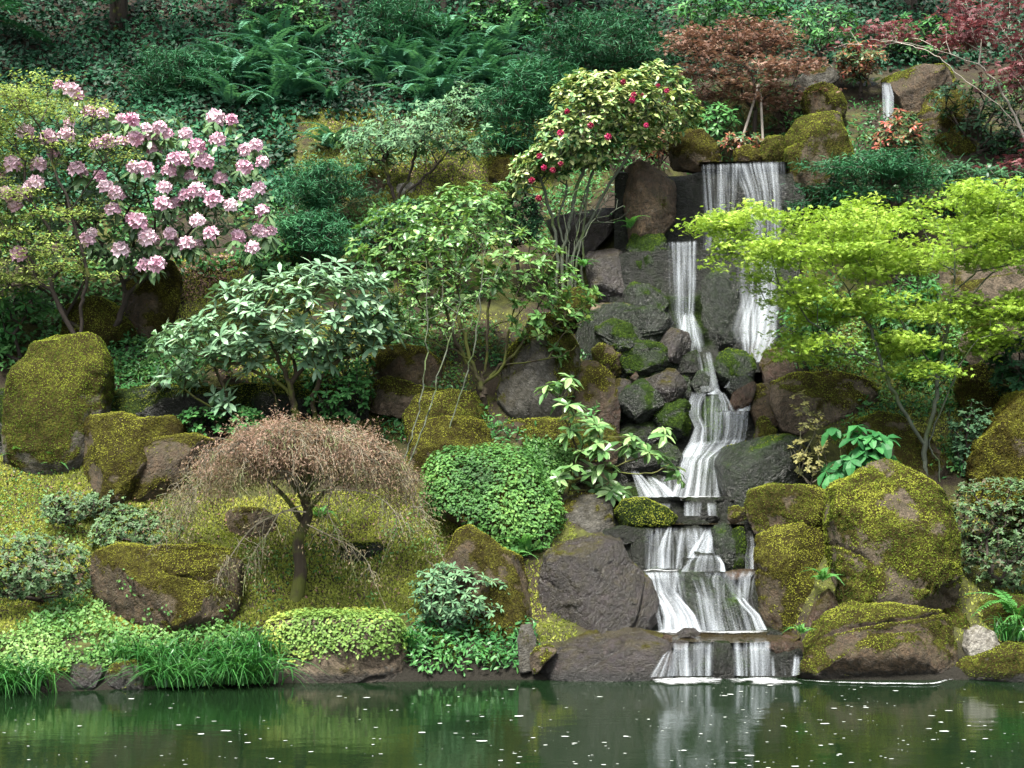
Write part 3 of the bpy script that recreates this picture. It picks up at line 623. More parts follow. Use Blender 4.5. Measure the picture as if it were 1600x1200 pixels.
waterfall('lowest row of short falls dropping from a rock shelf into the pond', [
    ([(1046, 1014, 1056, 1012, 14.16, .4), (1034, 1024, 1056, 1022, 14.10, .6), (1012, 1058, 1060, 1056, 14.02, .62)], {}),
    ([(1052, 1000, 1114, 1000, 14.42, .1), (1050, 1004, 1116, 1004, 14.32, .35), (1050, 1008, 1116, 1007, 14.22, .5), (1050, 1013, 1116, 1012, 14.14, .58), (1052, 1056, 1116, 1056, 14.04, .58)], {}),
    ([(1146, 1000, 1202, 1000, 14.42, .1), (1144, 1004, 1204, 1004, 14.32, .4), (1144, 1008, 1204, 1010, 14.22, .55), (1144, 1013, 1204, 1014, 14.14, .68), (1146, 1056, 1206, 1056, 14.04, .66)], {}),
    ([(1200, 1020, 1246, 1024, 14.18, .2), (1202, 1056, 1246, 1054, 14.06, .4)], {}), ([(1240, 1020, 1250, 1024, 14.1, .8), (1236, 1056, 1250, 1054, 14.02, .7)], dict(edge=.3))], 71)

# foam: streaks along the foot of the falls, sheets on the pools, flecks drifting on the pond
n = N('white_foam'); p = n.pos()
fa = n.math('MULTIPLY', n.step(n.math('ADD', n.noise(n.mapping(p, (4, 9, 4)), 2.6, 4, .6), n.math('MULTIPLY', n.attr('fade'), .45)), .66, 1.0), n.step(n.attr('fade'), 0.0, .8))
tp = n.n('BsdfTransparent'); mx = n.n('MixShader'); n.l(n.math('MULTIPLY', fa, .62), mx.inputs[0]); n.l(tp.outputs[0], mx.inputs[1]); n.l(n.bsdf((.55, .57, .58), .6, .3), mx.inputs[2])
M['foam'] = n.done(mx.outputs[0])
def foam_strip(g, pts, z, w):
    """a ragged strip lying on the water along a line of (x, y) with half width w"""
    q = limb_path([(x, y, z) for x, y in pts], 8); m = 7; v = np.linspace(-1, 1, m); d = np.gradient(q, axis=0); nr = unit(np.stack([-d[:, 1], d[:, 0], d[:, 2]*0], -1))
    ww = w*(1+.5*noise(q*[5, 5, 1], 3)); e = np.sin(np.linspace(0, PI, len(q)))**.35
    P = q[:, None]+nr[:, None]*(v[None]*ww[:, None])[..., None]; fade = np.cos(v*PI/2)[None]*e[:, None]
    P[..., 2] += .012*fade
    idx = np.arange(len(q)*m).reshape(len(q), m)
    g.add(P, np.stack([idx[:-1, :-1], idx[1:, :-1], idx[1:, 1:], idx[:-1, 1:]], -1).reshape(-1, 4), fade=fade.ravel())
def pxg(px, py, z):
    Y = (CZ-z)*F/(py-HY); return (wx(px, Y), Y)
g = Geo()
for pts, z, w in (([(846, 1056), (880, 1058), (920, 1060), (960, 1060), (1010, 1062), (1060, 1061), (1110, 1060)], .004, .06), ([(1020, 1066), (1060, 1065), (1090, 1063), (1130, 1064)], .006, .24),
                  ([(1136, 1064), (1180, 1063), (1210, 1066), (1252, 1066)], .006, .26), ([(1238, 1062), (1290, 1066), (1350, 1068), (1410, 1069), (1455, 1069), (1478, 1064), (1496, 1060)], .006, .034),
                  ([(1004, 990), (1030, 987), (1060, 987), (1095, 986), (1130, 987)], .335, .26), ([(1096, 988), (1130, 989), (1165, 988), (1200, 987)], .338, .10), ([(978, 992), (1000, 992), (1030, 993)], .332, .05),
                  ([(984, 777), (1010, 777), (1050, 778), (1090, 777), (1126, 776)], 1.652, .16), ([(1070, 808), (1095, 808), (1130, 808)], 1.412, .03), ([(1004, 893), (1022, 891), (1044, 893), (1062, 891)], .945, .06)):
    foam_strip(g, [pxg(x, y, z) for x, y in pts], z, w)
tag(link('foam', g.mesh('foam', M['foam'])), 'white foam along the foot of the falls and boulders', None, kind='stuff')
rng = np.random.default_rng(5); g = Geo(); k = 430
px = rng.uniform(-60, 1660, k); py = 1068+150*rng.uniform(0, 1, k)**.9
px = np.where(rng.uniform(0, 1, k) < .45, rng.normal(1230, 260, k), px)
keep = py > np.interp(px, [0, 60, 250, 420, 640, 830, 1250, 1500, 1600], [1095, 1092, 1085, 1082, 1074, 1064, 1064, 1072, 1068])
px, py = px[keep], py[keep]
for x, y in zip(px, py):
    X, Yw = pxg(x, y, .004); s = rng.lognormal(-5.15, .6); a = np.arange(7)/7*2*PI; r = s*rng.uniform(.6, 1.2, 7); st = rng.uniform(1, 2.6)
    V = np.stack([X+r*np.cos(a)*st, Yw+r*np.sin(a)*1.1, np.full(7, .005)], -1)
    g.add(V, [list(range(7))], fade=1.0)
n = N('pale_petal'); M['petal'] = n.done(n.bsdf((.30, .32, .30), .7, .3))
tag(link('foam_flecks', g.mesh('foam_flecks', M['petal'])), 'pale flecks of foam and petals drifting on the pond', None, kind='stuff')
# ================================================================== BOULDERS
rock('tall_left', 'tall mossy boulder at the left edge with a bare grey scar', [(12, 610), (22, 575), (42, 552), (46, 516), (68, 504), (104, 508), (140, 526), (160, 556), (166, 590), (166, 650), (150, 700), (118, 716), (62, 718), (18, 702), (12, 655)], 'rk_grey', .62, .7, 1, cuts=5, tuft='moss_olive', dens=2000)
rock('back_yellow', 'yellow mossed round rock behind the dark trunks at left', [(100, 520), (104, 480), (128, 464), (160, 466), (190, 490), (214, 520), (218, 548), (110, 548)], 'rk_brown', .9, .8, 2, cuts=3)
rock('back_brown', 'brown green boulder under the pink rhododendron', [(190, 470), (198, 425), (225, 402), (262, 404), (280, 430), (278, 480), (266, 520), (205, 522)], 'rk_brown', .45, .8, 3, tuft='moss_br')
rock('pair_back', 'squarish brown mossy boulder, the rear one of a touching pair', [(120, 668), (132, 652), (170, 650), (192, 646), (212, 656), (262, 650), (278, 664), (276, 720), (212, 770), (150, 772), (128, 768), (122, 720)], 'rk_brown', .62, .85, 4, tuft='moss_br', dens=1800, dy=.4)
rock('pair_front', 'brown boulder with a bare brown top beside the weeping maple', [(206, 700), (214, 688), (256, 684), (300, 678), (330, 688), (326, 720), (296, 752), (250, 770), (222, 784), (200, 790), (204, 740)], 'rk_brown', .48, .8, 5, tuft='moss_br', dens=1700)
rock('ledge_left', 'long dark ledge stone with mossy top under the grey green rhododendron', [(166, 612), (240, 602), (330, 604), (420, 598), (430, 640), (428, 664), (250, 668), (168, 655)], 'rk_wet', .30, 1.2, 6, cuts=6, Y=gY(300, 665)+.25, topw=.8)
rock('ledge_mid', 'dark ledge stone with flat mossy top under gnarled trunks', [(380, 606), (470, 598), (570, 606), (580, 650), (560, 680), (390, 680)], 'rk_wet', .25, 1.2, 7, cuts=6, Y=gY(480, 680)+.3, topw=.85)
rock('hump_maple', 'low yellow mossy rock just behind the weeping maple crown', [(455, 668), (490, 655), (530, 656), (562, 668), (574, 690), (570, 720), (460, 720)], 'rk_brown', .75, .9, 8, cuts=4)
rock('mid_brown', 'brown mossy boulder above the flat slab at centre left', [(578, 560), (590, 543), (630, 538), (662, 545), (690, 566), (696, 600), (686, 622), (590, 620)], 'rk_brown', .50, .8, 9, tuft='moss_br')
rock('slab', 'low flat slab with a wedge shaped end behind thin saplings', [(566, 626), (580, 596), (606, 590), (650, 602), (700, 612), (690, 640), (640, 648), (575, 640)], 'rk_tan', .42, 1.1, 10, tuft='moss', dens=1200, Y=gY(640, 660)+.1)
rock('slab_right', 'mossy slab with rounded green shoulder behind the square boulder', [(630, 650), (650, 618), (700, 610), (742, 614), (762, 640), (768, 690), (700, 700), (640, 690)], 'rk_brown', .55, .9, 11, tuft='moss')
rock('square_mid', 'square brown mossy boulder behind the ivy covered mound', [(632, 700), (644, 662), (680, 652), (732, 651), (756, 656), (776, 690), (786, 726), (770, 752), (700, 760), (640, 752)], 'rk_brown', .68, .8, 12, tuft='moss_br', dens=1900)
rock('tall_mid', 'tall grey boulder with yellow moss cap beside the open shrub', [(776, 610), (790, 560), (812, 530), (830, 498), (858, 488), (880, 500), (906, 540), (906, 580), (880, 650), (850, 668), (790, 660), (776, 640)], 'rk_grey', .30, .8, 13, tuft='moss', topw=.75, dens=2000, Y=17.5)
rock('brown_lean', 'leaning brown rock left of the dark cascade cliff', [(892, 590), (910, 562), (936, 560), (962, 590), (970, 640), (966, 684), (900, 680), (890, 640)], 'rk_red', .16, .7, 14, tuft='moss_br', dens=900, Y=17.5)
rock('ledge_centre', 'mossy topped ledge stone behind the front rhododendron', [(778, 668), (800, 658), (870, 656), (960, 662), (975, 690), (965, 720), (800, 716), (780, 700)], 'rk_brown', .42, .9, 15, topw=.8, Y=16.95)
rock('mound', 'rounded boulder smothered in small leaved green creeper', [(668, 770), (672, 732), (690, 714), (730, 708), (800, 706), (826, 718), (842, 760), (868, 800), (866, 826), (830, 862), (780, 850), (720, 820), (690, 806)], 'rk_brown', .7, .85, 16, cuts=3, dens=900, Y=15.95, lean=.1, box=.75)
rock('brown_lower', 'large brown boulder with golden moss peak beside the big bare dark boulder', [(660, 960), (680, 920), (700, 860), (712, 832), (732, 822), (760, 840), (788, 862), (832, 882), (840, 930), (836, 990), (810, 1018), (720, 1020), (660, 1010)], 'rk_brown', .36, .8, 17, tuft='moss_br', dens=1500, topw=.75, Y=14.9)
rock('purple', 'big bare dark boulder left of the lower cascade', [(842, 905), (850, 870), (888, 846), (940, 838), (972, 846), (990, 880), (1022, 910), (1034, 940), (1030, 966), (1005, 985), (930, 994), (868, 984), (844, 950)], 'rk_purple', -.02, .9, 18, cuts=16, tuft='moss', dens=700, Y=14.95, sub=6, tl=.02, box=.7)
rock('shelf_slab', 'low wet brown slab at the pond edge with white foam line', [(828, 1040), (836, 1020), (860, 1006), (920, 992), (1000, 990), (1046, 1000), (1050, 1030), (1042, 1056), (960, 1062), (850, 1060)], 'rk_purple', -.12, 1.9, 19, cuts=3, tuft='', Y=14.5, box=.5, bed=.3, cut_d=(.9, .98))
rock('shelf_tip', 'small pale mossy stone at the tip of the wet slab', [(826, 1030), (836, 1014), (858, 1008), (872, 1018), (850, 1036), (832, 1050)], 'rk_tan', .25, .8, 20, Y=14.06, tuft='moss')
rock('creeper_rock', 'waterside rock overgrown with bright yellow green creeper above bare stone', [(410, 1010), (420, 975), (470, 966), (560, 962), (616, 968), (634, 1000), (646, 1030), (652, 1052), (600, 1062), (520, 1072), (460, 1070), (416, 1060)], 'rk_tan', .10, .85, 21, cuts=6, dens=500, Y=14.12, bed=.25, topw=.3)
rock('block_left', 'long block shaped mossy boulder left of the weeping maple', [(138, 900), (144, 864), (170, 854), (240, 858), (300, 852), (352, 862), (372, 884), (374, 940), (364, 980), (280, 986), (190, 980), (144, 960)], 'rk_brown', .55, .85, 22, cuts=7, tuft='moss_br', dens=2000, topw=.6)
rock('bank_dark', 'dark grey squared stone at the left waterline', [(104, 1046), (112, 1038), (154, 1036), (160, 1054), (150, 1072), (108, 1078)], 'rk_purple', -.2, .9, 23, Y=13.55, tuft='', bed=.2, name='bank_stone')
rock('bank_brown', 'small brown stone left of the dark squared stone', [(70, 1050), (84, 1042), (104, 1044), (106, 1068), (74, 1076)], 'rk_brown', .1, .9, 24, Y=13.55, bed=.3, name='bank_stone')
rock('bank_round', 'rough round stone right of the dark squared stone', [(158, 1064), (170, 1046), (204, 1034), (224, 1046), (230, 1072), (180, 1082), (160, 1078)], 'rk_purple', .2, .9, 25, Y=13.6, bed=.3, name='bank_stone')
for i, (lb, q, mm) in enumerate([('dark green stone tucked under the small leafy shrub', [(650, 1010), (668, 996), (700, 998), (708, 1016), (690, 1026), (655, 1024)], .5), ('flat mossy stone at the dark waterline', [(672, 1038), (690, 1022), (722, 1022), (728, 1040), (700, 1050)], .45),
                                  ('low dark stone beside the wet slab', [(726, 1036), (760, 1026), (800, 1030), (806, 1048), (730, 1050)], .35), ('upright grey stone left of the wet slab', [(808, 1000), (814, 978), (830, 976), (838, 1000), (834, 1032), (812, 1034)], .1)]):
    rock('small%d' % i, lb, q, 'rk_wet' if i < 3 else 'rk_grey', mm, .9, 30+i, Y=14.3-.05*i, tuft='moss_gr', dens=1500, bed=.3, name='bank_stone')
# right bank
rock('big_right', 'tall boulder shaggy with golden moss on the right bank', [(1302, 800), (1310, 762), (1346, 746), (1378, 726), (1404, 718), (1440, 738), (1484, 772), (1494, 830), (1492, 900), (1478, 950), (1430, 962), (1330, 956), (1304, 940), (1300, 860)], 'rk_tan', .58, .75, 40, cuts=7, tuft='moss', dens=2300, Y=15.08, tl=.03, topw=.3)
rock('bottom_right', 'broad domed mossy boulder standing in the pond at right', [(1242, 1050), (1262, 1010), (1296, 968), (1330, 952), (1400, 946), (1470, 958), (1492, 980), (1496, 1030), (1484, 1056), (1440, 1066), (1330, 1068), (1260, 1064)], 'rk_brown', .50, .9, 41, cuts=6, tuft='moss', dens=1900, Y=14.3, bed=.22, topw=.62)
rock('wet_right', 'mossy boulder dark and dripping at the right of the lower cascade', [(1180, 880), (1190, 840), (1220, 824), (1260, 818), (1300, 832), (1306, 880), (1302, 940), (1280, 976), (1210, 984), (1186, 950)], 'rk_brown', .62, .75, 42, tuft='moss_br', dens=2000, Y=15.3)
rock('wet_right_top', 'overhanging brown mossy rock above the dripping boulder', [(1164, 800), (1176, 768), (1212, 758), (1262, 762), (1296, 768), (1304, 800), (1290, 826), (1230, 822), (1180, 832)], 'rk_brown', .55, .85, 43, tuft='moss', dens=2000, Y=15.75, bed=.05)
rock('slant', 'slanting bare brown stone wedged beside the domed boulder', [(1250, 985), (1275, 945), (1300, 922), (1318, 935), (1316, 960), (1290, 985), (1262, 1002)], 'rk_red', -.1, .8, 44, Y=14.85, tuft='')
rock('grey_pool', 'large smooth dark grey boulder right of the middle cascade', [(1122, 720), (1136, 700), (1170, 688), (1230, 678), (1270, 690), (1276, 740), (1256, 772), (1200, 784), (1140, 786), (1126, 760)], 'rk_wetgreen', .05, .85, 45, cuts=8, tuft='moss', dens=500, Y=16.6)
rock('wide_right', 'wide layered grey rock with moss at its left end', [(1202, 630), (1208, 600), (1240, 582), (1300, 578), (1350, 588), (1382, 606), (1376, 640), (1330, 664), (1280, 676), (1220, 664)], 'rk_tan', .30, .9, 46, cuts=9, tuft='moss', dens=1500, topw=.7, Y=17.6)
rock('behind_maple', 'golden topped boulder behind the forked maple trunk', [(1326, 720), (1345, 660), (1384, 642), (1420, 650), (1456, 690), (1492, 730), (1496, 760), (1400, 764), (1330, 760)], 'rk_tan', .42, .8, 47, tuft='moss', dens=1600, Y=16.7)
rock('edge_right', 'huge golden brown mossy boulder cut by the right edge', [(1518, 740), (1530, 690), (1560, 650), (1600, 612), (1680, 600), (1720, 680), (1710, 780), (1560, 790), (1520, 775)], 'rk_brown', .75, .8, 48, cuts=5, tuft='moss_br', dens=2300, Y=16.2, tl=.03)
rock('pale_round', 'small pale grey rounded stone at the right waterline', [(1508, 1012), (1512, 986), (1534, 979), (1556, 988), (1562, 1010), (1556, 1030), (1514, 1032)], 'rk_pale', -.05, .85, 49, cuts=3, tuft='moss', dens=700, Y=14.35)
rock('low_right', 'low yellow mossy rock in the bottom right corner', [(1496, 1042), (1530, 1030), (1566, 1014), (1590, 1008), (1660, 1020), (1670, 1060), (1520, 1064)], 'rk_grey', .55, 1.0, 50, tuft='moss', dens=1900, Y=14.1, bed=.3)
rock('dark_behind', 'shadowed mossy rock behind the pale rounded stone', [(1520, 980), (1540, 945), (1580, 930), (1640, 940), (1650, 1000), (1560, 1010)], 'rk_brown', .55, .8, 51, tuft='moss_gr', Y=14.85)
rock('side_moss', 'mossy stone pressed against the domed boulder at right', [(1470, 990), (1480, 955), (1500, 950), (1514, 975), (1512, 1020), (1484, 1030)], 'rk_brown', .6, .8, 52, tuft='moss_gr', Y=14.75)
# along the falls
rock('left_pool', 'grey brown boulder behind the big bare dark boulder', [(866, 800), (878, 776), (920, 772), (956, 780), (960, 820), (950, 844), (890, 842)], 'rk_grey', .12, .85, 60, Y=16.0, tuft='moss_br', dens=600)
rock('yellow_low', 'low stone with bright yellow moss at the middle pool edge', [(962, 800), (974, 782), (1010, 780), (1044, 794), (1060, 808), (1040, 818), (970, 816)], 'rk_wet', .95, .8, 61, Y=15.92, tuft='moss', dens=2600, cuts=3)
rock('moss_peg', 'small moss capped stone at the right end of the trickle', [(1137, 810), (1140, 794), (1152, 791), (1163, 797), (1164, 812), (1142, 816)], 'rk_brown', .5, .9, 62, Y=15.75, tuft='moss')
rock('fall_broad', 'broad grey green rock in the middle of the lower cascade', [(1060, 900), (1070, 892), (1122, 892), (1138, 910), (1160, 945), (1186, 985), (1180, 996), (1092, 996), (1074, 950), (1060, 925)], 'rk_wetgreen', .02, .8, 63, cuts=9, Y=15.25, tuft='', sub=5, lean=.45)
rock('fall_dome', 'rounded wet rock parting the water above the broad grey rock', [(1062, 896), (1068, 872), (1086, 862), (1112, 864), (1128, 878), (1134, 896)], 'rk_wet', .0, .9, 64, cuts=3, Y=15.45, tuft='', sub=5)
rock('fall_dark_r', 'upright black rock right of the white dome', [(1112, 826), (1124, 816), (1148, 818), (1152, 850), (1148, 880), (1128, 888), (1116, 860)], 'rk_wetgreen', .0, .8, 65, Y=15.62, tuft='moss_gr', dens=900)
rock('fall_dark_rr', 'dark mossy rock between the two right hand strands', [(1146, 830), (1164, 826), (1168, 880), (1160, 892), (1140, 888)], 'rk_wet', .55, .8, 66, Y=15.6, tuft='moss_gr', dens=1800)
rock('ledge_r', 'thin wet red brown ledge right of the lower cascade', [(1126, 896), (1160, 890), (1188, 890), (1188, 902), (1130, 904)], 'rk_red', -.3, 2.6, 67, Y=15.42, tuft='', sub=5)
rock('under_ledge', 'black mossy stone under the red brown ledge', [(1166, 906), (1190, 900), (1196, 950), (1190, 980), (1170, 960)], 'rk_wet', .45, .9, 68, Y=15.35, tuft='moss_gr', dens=1500)
rock('dark_l', 'black wet stone at the left end of the lower cascade', [(984, 850), (996, 834), (1012, 836), (1018, 870), (1014, 892), (990, 890)], 'rk_wet', .0, .9, 69, Y=15.7, tuft='')
rock('lip_peb', 'flat dark stone on the shelf above the lower cascade', [(940, 830), (980, 818), (1030, 820), (1036, 836), (1000, 846), (946, 848)], 'rk_wet', .05, 1.2, 70, Y=15.85, tuft='')
rock('pool_stone', 'small black stone lying in the foam of the lowest pool', [(1056, 990), (1070, 981), (1086, 982), (1098, 990), (1080, 996), (1062, 996)], 'rk_purple', -.3, .9, 71, Y=14.62, tuft='', sub=4)
rock('pool_red', 'small rust coloured stone beside the wet slab', [(1032, 998), (1040, 992), (1050, 994), (1052, 1002), (1036, 1004)], 'rk_red', -.3, .9, 72, Y=14.5, tuft='', sub=4)
rock('shelf_mid', 'dark brown rock dividing the lowest row of falls', [(1110, 1020), (1118, 1004), (1140, 1004), (1150, 1022), (1148, 1050), (1114, 1054)], 'rk_wet', .0, .9, 73, Y=14.22, tuft='', bed=.3)
rock('shelf_right', 'flat wet brown shelf beside the domed boulder', [(1196, 1014), (1220, 1000), (1256, 1004), (1260, 1020), (1206, 1026)], 'rk_red', -.2, 2.0, 74, Y=14.4, tuft='', sub=5)
rock('cliff_low', 'rugged dark green grey cliff rock left of the middle cascade', [(970, 600), (990, 582), (1040, 578), (1080, 590), (1090, 620), (1074, 650), (1066, 690), (1000, 700), (968, 690), (964, 640)], 'rk_wetgreen', .10, .7, 75, cuts=14, Y=17.75, tuft='moss_gr', dens=1200, rough=1.5)
rock('cliff_dark', 'low shadowed rock face under the cascade cliff', [(900, 700), (960, 680), (1060, 690), (1070, 730), (1030, 760), (980, 770), (910, 760)], 'rk_wet', .15, .8, 76, Y=17.3, tuft='moss_gr', dens=1200, rough=1.3)
rock('cliff_big', 'large wet grey boulder left of the twin falls', [(900, 520), (910, 484), (950, 470), (1000, 480), (1040, 500), (1070, 534), (1080, 560), (1060, 590), (1000, 590), (940, 586), (905, 560)], 'rk_wetgreen', .12, .75, 77, cuts=12, Y=18.2, tuft='moss_gr', dens=1400, rough=1.2)
rock('cliff_gap', 'black block beneath the left fall of the second tier', [(1050, 556), (1090, 546), (1098, 570), (1092, 592), (1058, 592)], 'rk_wet', .1, .8, 78, Y=18.05, tuft='', sub=5)
rock('brown_small', 'brown mossy rock under the tall yellow capped boulder', [(925, 545), (950, 528), (976, 536), (982, 566), (960, 585), (930, 580)], 'rk_brown', .5, .8, 79, Y=17.95, tuft='moss')
rock('orange', 'small orange brown stone perched on the cascade cliff', [(984, 590), (994, 580), (999, 588), (990, 596)], 'rk_red', -.4, .9, 80, Y=17.6, tuft='', sub=4)
rock('pillar', 'dark wet pillar rock between the twin falls', [(1088, 420), (1096, 384), (1120, 372), (1156, 384), (1166, 430), (1162, 500), (1150, 545), (1110, 552), (1094, 500)], 'rk_wetgreen', .0, .7, 81, cuts=9, Y=18.75, tuft='', rough=1.2)
rock('step_round', 'round dark boulder below the right fall of the second tier', [(1118, 575), (1122, 552), (1142, 542), (1168, 546), (1180, 566), (1178, 592), (1150, 600), (1124, 596)], 'rk_wetgreen', .2, .8, 82, Y=17.95, tuft='moss_gr', dens=1600)
rock('step_small', 'grey stone at the head of the middle cascade', [(1136, 610), (1142, 590), (1164, 586), (1180, 594), (1176, 612), (1150, 620)], 'rk_wetgreen', -.1, .9, 83, Y=17.75, tuft='')
rock('step_red', 'rust brown slanted slab at the head of the middle cascade', [(1138, 636), (1146, 612), (1170, 598), (1186, 592), (1178, 620), (1160, 642)], 'rk_red', -.3, .7, 84, Y=17.6, tuft='')
rock('step_left', 'wet grey stone at the left of the cascade head', [(1078, 600), (1090, 580), (1108, 574), (1120, 590), (1116, 608), (1090, 614)], 'rk_wetgreen', .0, .8, 85, Y=17.85, tuft='')
rock('green_mid', 'dark green rock between the strands of the middle cascade', [(1098, 640), (1106, 616), (1124, 614), (1130, 650), (1122, 696), (1100, 700)], 'rk_wetgreen', .5, .6, 86, Y=17.6, tuft='', sub=5)
rock('right_brown', 'rough brown rock right of the twin falls', [(1188, 570), (1196, 548), (1222, 544), (1240, 560), (1244, 596), (1226, 604), (1194, 600)], 'rk_red', .1, .8, 87, Y=17.9, tuft='moss_br', dens=600)
rock('right_brown_low', 'dark brown rock right of the middle cascade', [(1172, 640), (1180, 600), (1206, 596), (1222, 620), (1214, 660), (1184, 668)], 'rk_brown', .15, .8, 88, Y=17.6, tuft='moss_br', dens=800)
rock('pointed', 'small pointed tan stone with yellow moss above the smooth grey boulder', [(1178, 690), (1186, 656), (1196, 650), (1212, 674), (1216, 696)], 'rk_tan', .4, .8, 89, Y=17.1, tuft='moss')
rock('fall_pillar', 'tall blocky brown rock left of the top curtain', [(974, 300), (978, 258), (1000, 244), (1022, 240), (1050, 256), (1058, 290), (1054, 340), (1020, 366), (982, 360)], 'rk_brown', .10, .8, 90, cuts=12, Y=19.15, tuft='moss_gr', dens=900, topw=.2)
rock('fall_moss', 'grey rock with bright green moss below the blocky brown rock', [(980, 390), (990, 360), (1012, 354), (1036, 364), (1046, 392), (1040, 420), (1000, 428)], 'rk_wetgreen', .5, .8, 91, Y=18.95, tuft='moss_gr', dens=2000)
rock('grey_square', 'square bare grey rock at the foot of the bare stems', [(914, 400), (920, 388), (968, 384), (980, 400), (982, 450), (960, 472), (924, 460)], 'rk_purple', -.05, .8, 92, cuts=9, Y=18.85, tuft='', sub=5)
rock('flat_top', 'tilted flat topped dark slab behind bare stems', [(852, 344), (880, 336), (940, 324), (978, 318), (976, 340), (948, 372), (920, 392), (880, 388), (862, 366)], 'rk_purple', -.1, .9, 93, cuts=7, Y=19.5, tuft='moss_br', dens=600)
rock('moss_back', 'yellow mossed rock behind the open shrub branches', [(868, 480), (878, 456), (906, 448), (930, 456), (934, 480), (910, 496), (872, 496)], 'rk_brown', .9, .8, 94, Y=18.6, tuft='moss')
rock('tan_flat', 'flat tan rock above the large wet grey boulder', [(916, 486), (930, 472), (980, 474), (1000, 484), (980, 500), (925, 504)], 'rk_tan', -.1, .9, 95, Y=18.4, tuft='', sub=5)
rock('dark_small', 'knobbly black stone left of the twin falls', [(975, 456), (990, 444), (1030, 448), (1046, 470), (1040, 496), (1000, 498), (976, 480)], 'rk_wetgreen', .1, .9, 96, Y=18.6, tuft='moss_gr', dens=900, rough=1.6)
# at the head of the falls
rock('head_left', 'brown mossed boulder at the left of the top lip', [(1044, 256), (1048, 218), (1072, 203), (1098, 202), (1116, 222), (1128, 254), (1090, 262)], 'rk_brown', .55, .8, 100, Y=19.7, tuft='moss_br')
rock('head_mid', 'small orange mossed stone on the top lip', [(1146, 250), (1152, 234), (1170, 227), (1186, 234), (1194, 252)], 'rk_brown', .6, .8, 101, Y=19.75, tuft='moss_br')
rock('head_midr', 'green mossed stone beside the orange one on the top lip', [(1186, 250), (1192, 224), (1206, 206), (1226, 212), (1232, 250)], 'rk_brown', .8, .8, 102, Y=19.8, tuft='moss')
rock('head_big', 'large arched boulder with golden moss at the right of the top lip', [(1232, 250), (1232, 206), (1248, 180), (1274, 171), (1326, 174), (1338, 200), (1344, 228), (1320, 262), (1280, 290), (1240, 300), (1232, 280)], 'rk_brown', .6, .75, 103, Y=19.5, tuft='moss', dens=1900)
rock('head_upper', 'mossy boulder above and behind the arched one', [(1254, 160), (1262, 134), (1284, 126), (1306, 138), (1324, 160), (1320, 178), (1262, 178)], 'rk_brown', .6, .8, 104, Y=21.2, tuft='moss')
rock('head_grey', 'grey flat rock in shade above the mossy boulder', [(1240, 130), (1262, 108), (1300, 104), (1320, 116), (1300, 132), (1250, 142)], 'rk_grey', .1, .8, 105, Y=21.7, tuft='', sub=5)
rock('gulch_right', 'broad overhanging brown rock beside the small upper fall', [(1382, 112), (1400, 104), (1450, 104), (1500, 98), (1508, 116), (1470, 150), (1440, 172), (1410, 176), (1392, 150)], 'rk_brown', .25, .9, 106, Y=21.6, tuft='moss', topw=.5)
rock('gulch_low', 'brown mossy rock face below the overhanging one', [(1438, 180), (1450, 146), (1490, 132), (1530, 160), (1530, 210), (1490, 228), (1442, 226)], 'rk_brown', .5, .8, 107, Y=21.2, tuft='moss_br')
rock('yellow_right', 'bright yellow mossed rock in the shrubs at upper right', [(1456, 236), (1466, 212), (1490, 205), (1510, 216), (1536, 248), (1520, 258), (1460, 250)], 'rk_brown', .95, .8, 108, Y=20.8, tuft='moss', dens=2000)
rock('gulch_back', 'dark cave like rock behind the small upper fall', [(1310, 180), (1330, 120), (1380, 110), (1420, 130), (1430, 220), (1380, 240), (1330, 230)], 'rk_wet', .0, .5, 109, Y=22.2, tuft='moss_gr', dens=500, rough=1.6)
rock('brown_right', 'smooth red brown boulder behind the lime green maple', [(1462, 440), (1478, 412), (1510, 403), (1580, 402), (1660, 410), (1670, 470), (1560, 480), (1480, 470)], 'rk_tan', .05, .8, 110, Y=18.6, tuft='moss', dens=400)
rock('grey_right_low', 'grey rock under the maple at the right edge', [(1502, 540), (1516, 512), (1550, 500), (1590, 506), (1650, 530), (1650, 570), (1520, 566)], 'rk_tan', .05, .9, 111, Y=18.0, tuft='moss', dens=400)
rock('moss_right_low', 'yellow green mossed rock right of the forked maple', [(1496, 610), (1506, 580), (1540, 566), (1570, 590), (1572, 640), (1510, 650)], 'rk_brown', .9, .8, 112, Y=17.5, tuft='moss')
rock('left_mid_brown', 'dark brown mossy block behind the small dark trunks', [(525, 300), (540, 276), (580, 264), (602, 284), (600, 330), (570, 345), (530, 340)], 'rk_brown', .45, .7, 113, Y=21.0, tuft='moss_br')
rock('upper_mid', 'mossy rock among shrubs right of the small grey green tree', [(762, 262), (776, 240), (800, 234), (820, 250), (822, 285), (770, 290)], 'rk_brown', .6, .8, 114, Y=21.3, tuft='moss_br')
rock('white_stone', 'pale angular stone lying between dark trunks', [(616, 296), (622, 286), (640, 282), (650, 290), (644, 304), (622, 306)], 'rk_pale', -.5, .8, 115, Y=20.95, tuft='', sub=4)
rock('under_maple_a', 'low mossy ledge under the weeping maple at its right', [(520, 858), (548, 848), (600, 848), (616, 856), (606, 870), (540, 876)], 'rk_wet', .35, 1.2, 116, tuft='moss', topw=.9)
rock('under_maple_b', 'low brown rock under the weeping maple at its left', [(338, 812), (360, 796), (410, 796), (430, 810), (424, 836), (350, 836)], 'rk_brown', .3, .9, 117, tuft='moss_br')
rock('far_left_dark', 'dark mossy rock at the far left edge under ferns', [(-40, 650), (-20, 610), (8, 604), (16, 640), (12, 700), (-30, 710)], 'rk_wet', .4, .8, 118, tuft='moss_gr')
rock('pink_stone', 'small bare stone peeping behind the grey green rhododendron', [(494, 418), (502, 404), (520, 404), (526, 416), (510, 424)], 'rk_tan', -.4, .8, 119, tuft='', sub=4)
